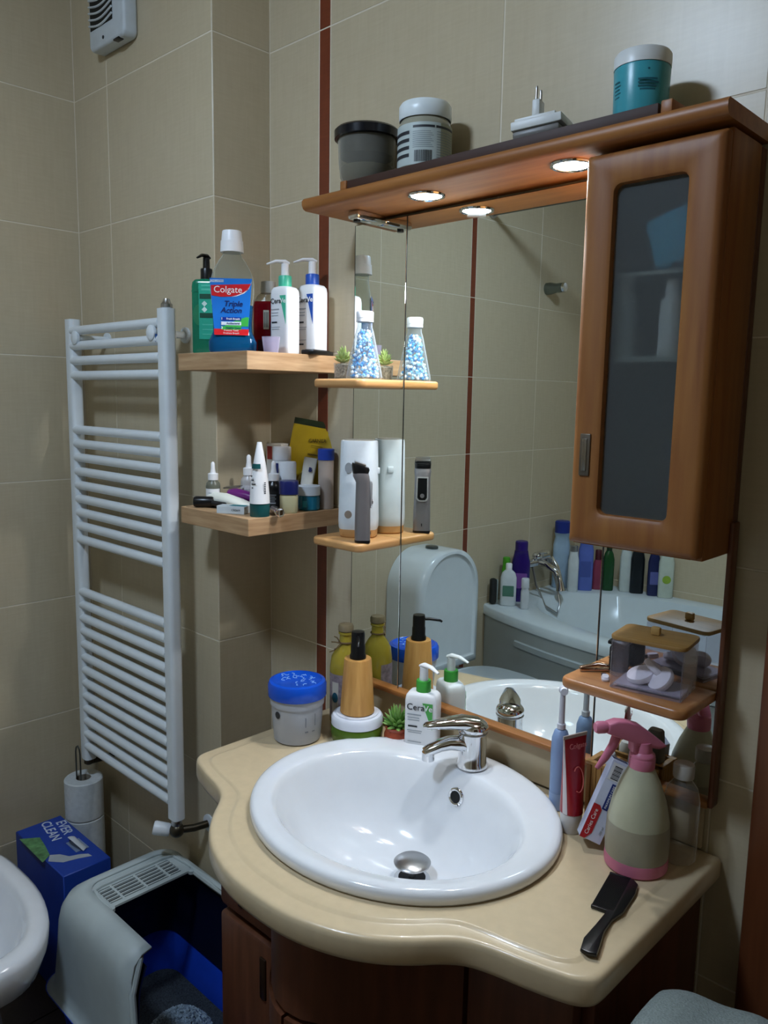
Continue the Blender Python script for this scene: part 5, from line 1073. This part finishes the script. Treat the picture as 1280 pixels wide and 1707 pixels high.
G().loft(rr).out('front_panel', mat('#b5bfc1', 0.3, var=0.01), tb, ang=50)
rr = [[(x, tubfront(x)-0.002, 0.468), (x, tubfront(x)-0.002, 0.492), (x, tubfront(x)-0.014, 0.497), (x, tubfront(x)-0.014, 0.463)] for x in fx if -1.98 < x < -0.75]
G().loft(rr).out('panel_rib', mat('#b5bfc1', 0.3, var=0.01), tb, ang=50)
# bath mixer and shower
bm_ = thing('bath_mixer', 'chrome bath mixer with hanging shower hose seen in mirror', 'tap', (XL+0.001, -2.12, 0.76))
g = G(); g.tube([(0.055, -0.10, 0), (0.055, 0.10, 0)], 0.021, 16); g.tube([(0.0, -0.075, 0), (0.055, -0.075, 0)], 0.014, 12); g.tube([(0.0, 0.075, 0), (0.055, 0.075, 0)], 0.014, 12); g.lathe([(0.03, 0), (0.03, 0.006)], 20, M=Matrix.Translation((0.001, -0.075, 0)) @ Matrix.Rotation(R(90), 4, 'Y')); g.lathe([(0.03, 0), (0.03, 0.006)], 20, M=Matrix.Translation((0.001, 0.075, 0)) @ Matrix.Rotation(R(90), 4, 'Y')); g.out('body', CHROME, bm_)
G().tube([(0.055, 0, 0), (0.11, 0, -0.005), (0.165, 0, -0.03), (0.175, 0, -0.05)], [0.018, 0.017, 0.015, 0.014], 14).out('spout', CHROME, bm_)
g = G(); g.ell((0.06, 0, 0.03), (0.028, 0.028, 0.02)); g.tube([(0.06, 0, 0.04), (0.09, 0.01, 0.055), (0.13, 0.02, 0.06)], [0.012, 0.010, 0.007], 12); g.out('lever', CHROME, bm_)
G().tube([(0.06, 0.04, -0.02), (0.09, 0.05, -0.10), (0.13, 0.03, -0.20), (0.17, -0.02, -0.24), (0.16, -0.06, -0.20), (0.12, -0.07, -0.08), (0.08, -0.06, 0.01)], 0.006, 8).out('hose', STEEL, bm_)
G().tube([(0.10, -0.06, 0.02), (0.14, -0.05, -0.02), (0.165, -0.045, -0.09), (0.170, -0.045, -0.13)], [0.010, 0.012, 0.013, 0.024], 14).out('handset', CHROME, bm_)
hk = thing('shower_holder', 'chrome shower holder on the tiled wall seen in mirror', 'holder', (XL, -2.19, 2.062))
G().lathe([(0.028, 0), (0.028, 0.02), (0.022, 0.05), (0.022, 0.085), (0.014, 0.09)], 24, M=Matrix.Rotation(R(90), 4, 'Y')).out('barrel', mat('#7d857e', 0.25, metal=0.8), hk); G().lathe([(0.024, 0.09), (0.02, 0.10), (0.002, 0.102)], 20, M=Matrix.Rotation(R(90), 4, 'Y')).out('tip', CHROME, hk)
rd = thing('shower_rail', 'thin grey shower curtain rail above the bathtub', 'rail', (0, -1.735, 2.33))
G().tube([(XL+0.001, 0, 0), (-0.5, 0, 0), (XR-0.002, 0, 0)], 0.0125, 12).out('rod', mat('#6d7370', 0.3, metal=0.7), rd); G().lathe([(0.022, 0), (0.022, 0.012), (0.014, 0.014)], 20, M=Matrix.Translation((XL+0.001, 0, 0)) @ Matrix.Rotation(R(90), 4, 'Y')).out('flange', STEEL, rd)
# bottles on the tub deck
BZ = 0.6025
def bottle(label, x, y, w_, d, h_, m, capm, ch=0.03, cr=0.4, p=3.0, lab=None, rz=145, hollow=False):
    w_ *= 1.18
    t = thing('shampoo_bottle', label, 'bottle', (x, y, BZ), rz, 'bottles on the bathtub edge')
    G().loft([ring(w_*0.94, d*0.94, 0, 28, p), ring(w_, d, 0.004, 28, p), ring(w_, d, h_*0.78, 28, p), ring(w_*0.8, d*0.85, h_*0.92, 28, p), ring(w_*cr*1.05, w_*cr*1.05, h_, 28, 2.0)]).out('body', m, t, ang=50)
    G().lathe([(w_*cr/2, h_), (w_*cr/2, h_+ch*0.9), (w_*cr/2*0.85, h_+ch)], 20).out('cap', capm, t)
    if lab: plate(t, w_*0.7, h_*0.3, h_*0.42, -d/2-0.0006, lab)
    return t
bottle('white bottle with green print at the tub corner', -2.075, -1.835, 0.062, 0.04, 0.165, mat('#cfd6d8', 0.4), WHITE, lab=mat('#4d7a66', 0.5))
bottle('slim white cylinder bottle at the tub corner front', -1.985, -1.838, 0.032, 0.032, 0.10, mat('#c9cdd0', 0.4), mat('#c9cdd0', 0.4), 0.04, 0.95)
bottle('deep purple spray can behind the white tub bottle', -2.085, -1.945, 0.072, 0.06, 0.24, mat('#2a1568', 0.25), mat('#2a1568', 0.3), 0.045, 0.7, lab=mat('#7a4a9a', 0.5))
bottle('bright green bottle against the tiled wall by tub', -2.125, -1.885, 0.035, 0.028, 0.19, mat('#4a9c24', 0.4), mat('#4a9c24', 0.4), 0.02, 0.8)
bottle('white bottle with grey cap beside the bath mixer', -2.015, -2.300, 0.044, 0.040, 0.20, mat('#cdd3d3', 0.4), STEEL, 0.03, 0.7)
bottle('light blue shampoo bottle with navy cap at the tub back', -2.105, -2.330, 0.07, 0.045, 0.28, mat('#9db4c8', 0.35), mat('#1d2f80', 0.35), 0.06, 0.9)
bottle('periwinkle blue flat bottle standing on its cap at tub', -1.985, -2.365, 0.062, 0.032, 0.26, mat('#5a6cb8', 0.35), mat('#5a6cb8', 0.35), 0.01, 0.9, lab=mat('#46569c', 0.5))
bottle('dark pink bottle on the tub back ledge', -1.955, -2.435, 0.045, 0.04, 0.15, mat('#8a3a52', 0.3), mat('#4d1a24', 0.4), 0.05, 0.6)
bottle('dark green bottle on the tub back ledge', -1.908, -2.455, 0.046, 0.045, 0.20, mat('#1d4a24', 0.2), mat('#14301a', 0.4), 0.04, 0.5)
bottle('white bottle with clear cap on the tub back ledge', -1.836, -2.497, 0.05, 0.04, 0.22, mat('#c3cbc6', 0.35), WHITE, 0.03, 0.5)
bottle('black shampoo bottle on the tub back ledge', -1.780, -2.508, 0.056, 0.045, 0.22, mat('#12171c', 0.3), BLACK, 0.03, 0.6)
bottle('navy shampoo bottle on the tub back ledge', -1.700, -2.520, 0.048, 0.04, 0.21, mat('#1d2450', 0.3), NAVY, 0.03, 0.6, lab=mat('#5a5f9a', 0.5))
t = bottle('white bottle with lime green disc on the tub ledge', -1.640, -2.525, 0.06, 0.04, 0.22, mat('#c3ccbd', 0.35), WHITE, 0.03, 0.6)
g = G(); g.prism([(0.02*math.cos(R(a)), 0.02*math.sin(R(a))) for a in range(0, 360, 20)], 0, 0.0006); g.xf(Matrix.Translation((0, -0.0205, 0.09)) @ Matrix.Rotation(R(90), 4, 'X')); g.out('lime_disc', mat('#8fae3c', 0.5), t, smooth=False)
t = thing('bath_brush', 'dark scrubbing brush leaning in the tub corner', 'brush', (-2.135, -1.800, BZ), 30)
G().box((0, 0, 0.06), (0.03, 0.03, 0.12), 0.01).out('head', mat('#1d1f1e', 0.7), t); G().box((0.0, -0.017, 0.06), (0.026, 0.006, 0.11), 0.002).out('bristles', mat('#8a9490', 0.8), t)

# ================================================================== hamper with towel, right of the vanity
hm = thing('laundry_hamper', 'woven grey laundry hamper beside the vanity', 'hamper', (-0.262, -0.335, 0.0))
HG = mat('#5d5048', 0.8)
G().box((0, 0, 0.36), (0.23, 0.25, 0.72), 0.012).out('body', HG, hm)
G().box((0, 0, 0.733), (0.235, 0.255, 0.025), 0.006).out('lid', HG, hm)
tw = thing('grey_towel', 'folded grey terry towel on the laundry hamper', 'towel', (-0.272, -0.325, 0.7456))
TW = mat('#7f8a88', 0.95, bump=1.0, nscale=400, var=0.12)
random.seed(2); rr = []
nu, nv = 26, 16
for i in range(nu+1):
    u = -1+2*i/nu; row = []
    for j in range(24):
        a = 2*math.pi*j/24; c, s_ = math.cos(a), math.sin(a)
        hx = 0.045*(1-abs(u)**5)**0.5+0.012; hz = 0.026*(1-0.35*abs(u)**2)
        row.append((0.110*u, 0.10*math.copysign(abs(c)**0.85, c)*(1-0.35*abs(u)**3), 0.032+hz*1.15*math.copysign(abs(s_)**0.9, s_)*(1+0.12*math.sin(4*u+2.1*c))+0.004*math.sin(7*u+1.3*c)))
    rr.append(row)
G().loft(rr).out('towel_roll', TW, tw, ang=80)
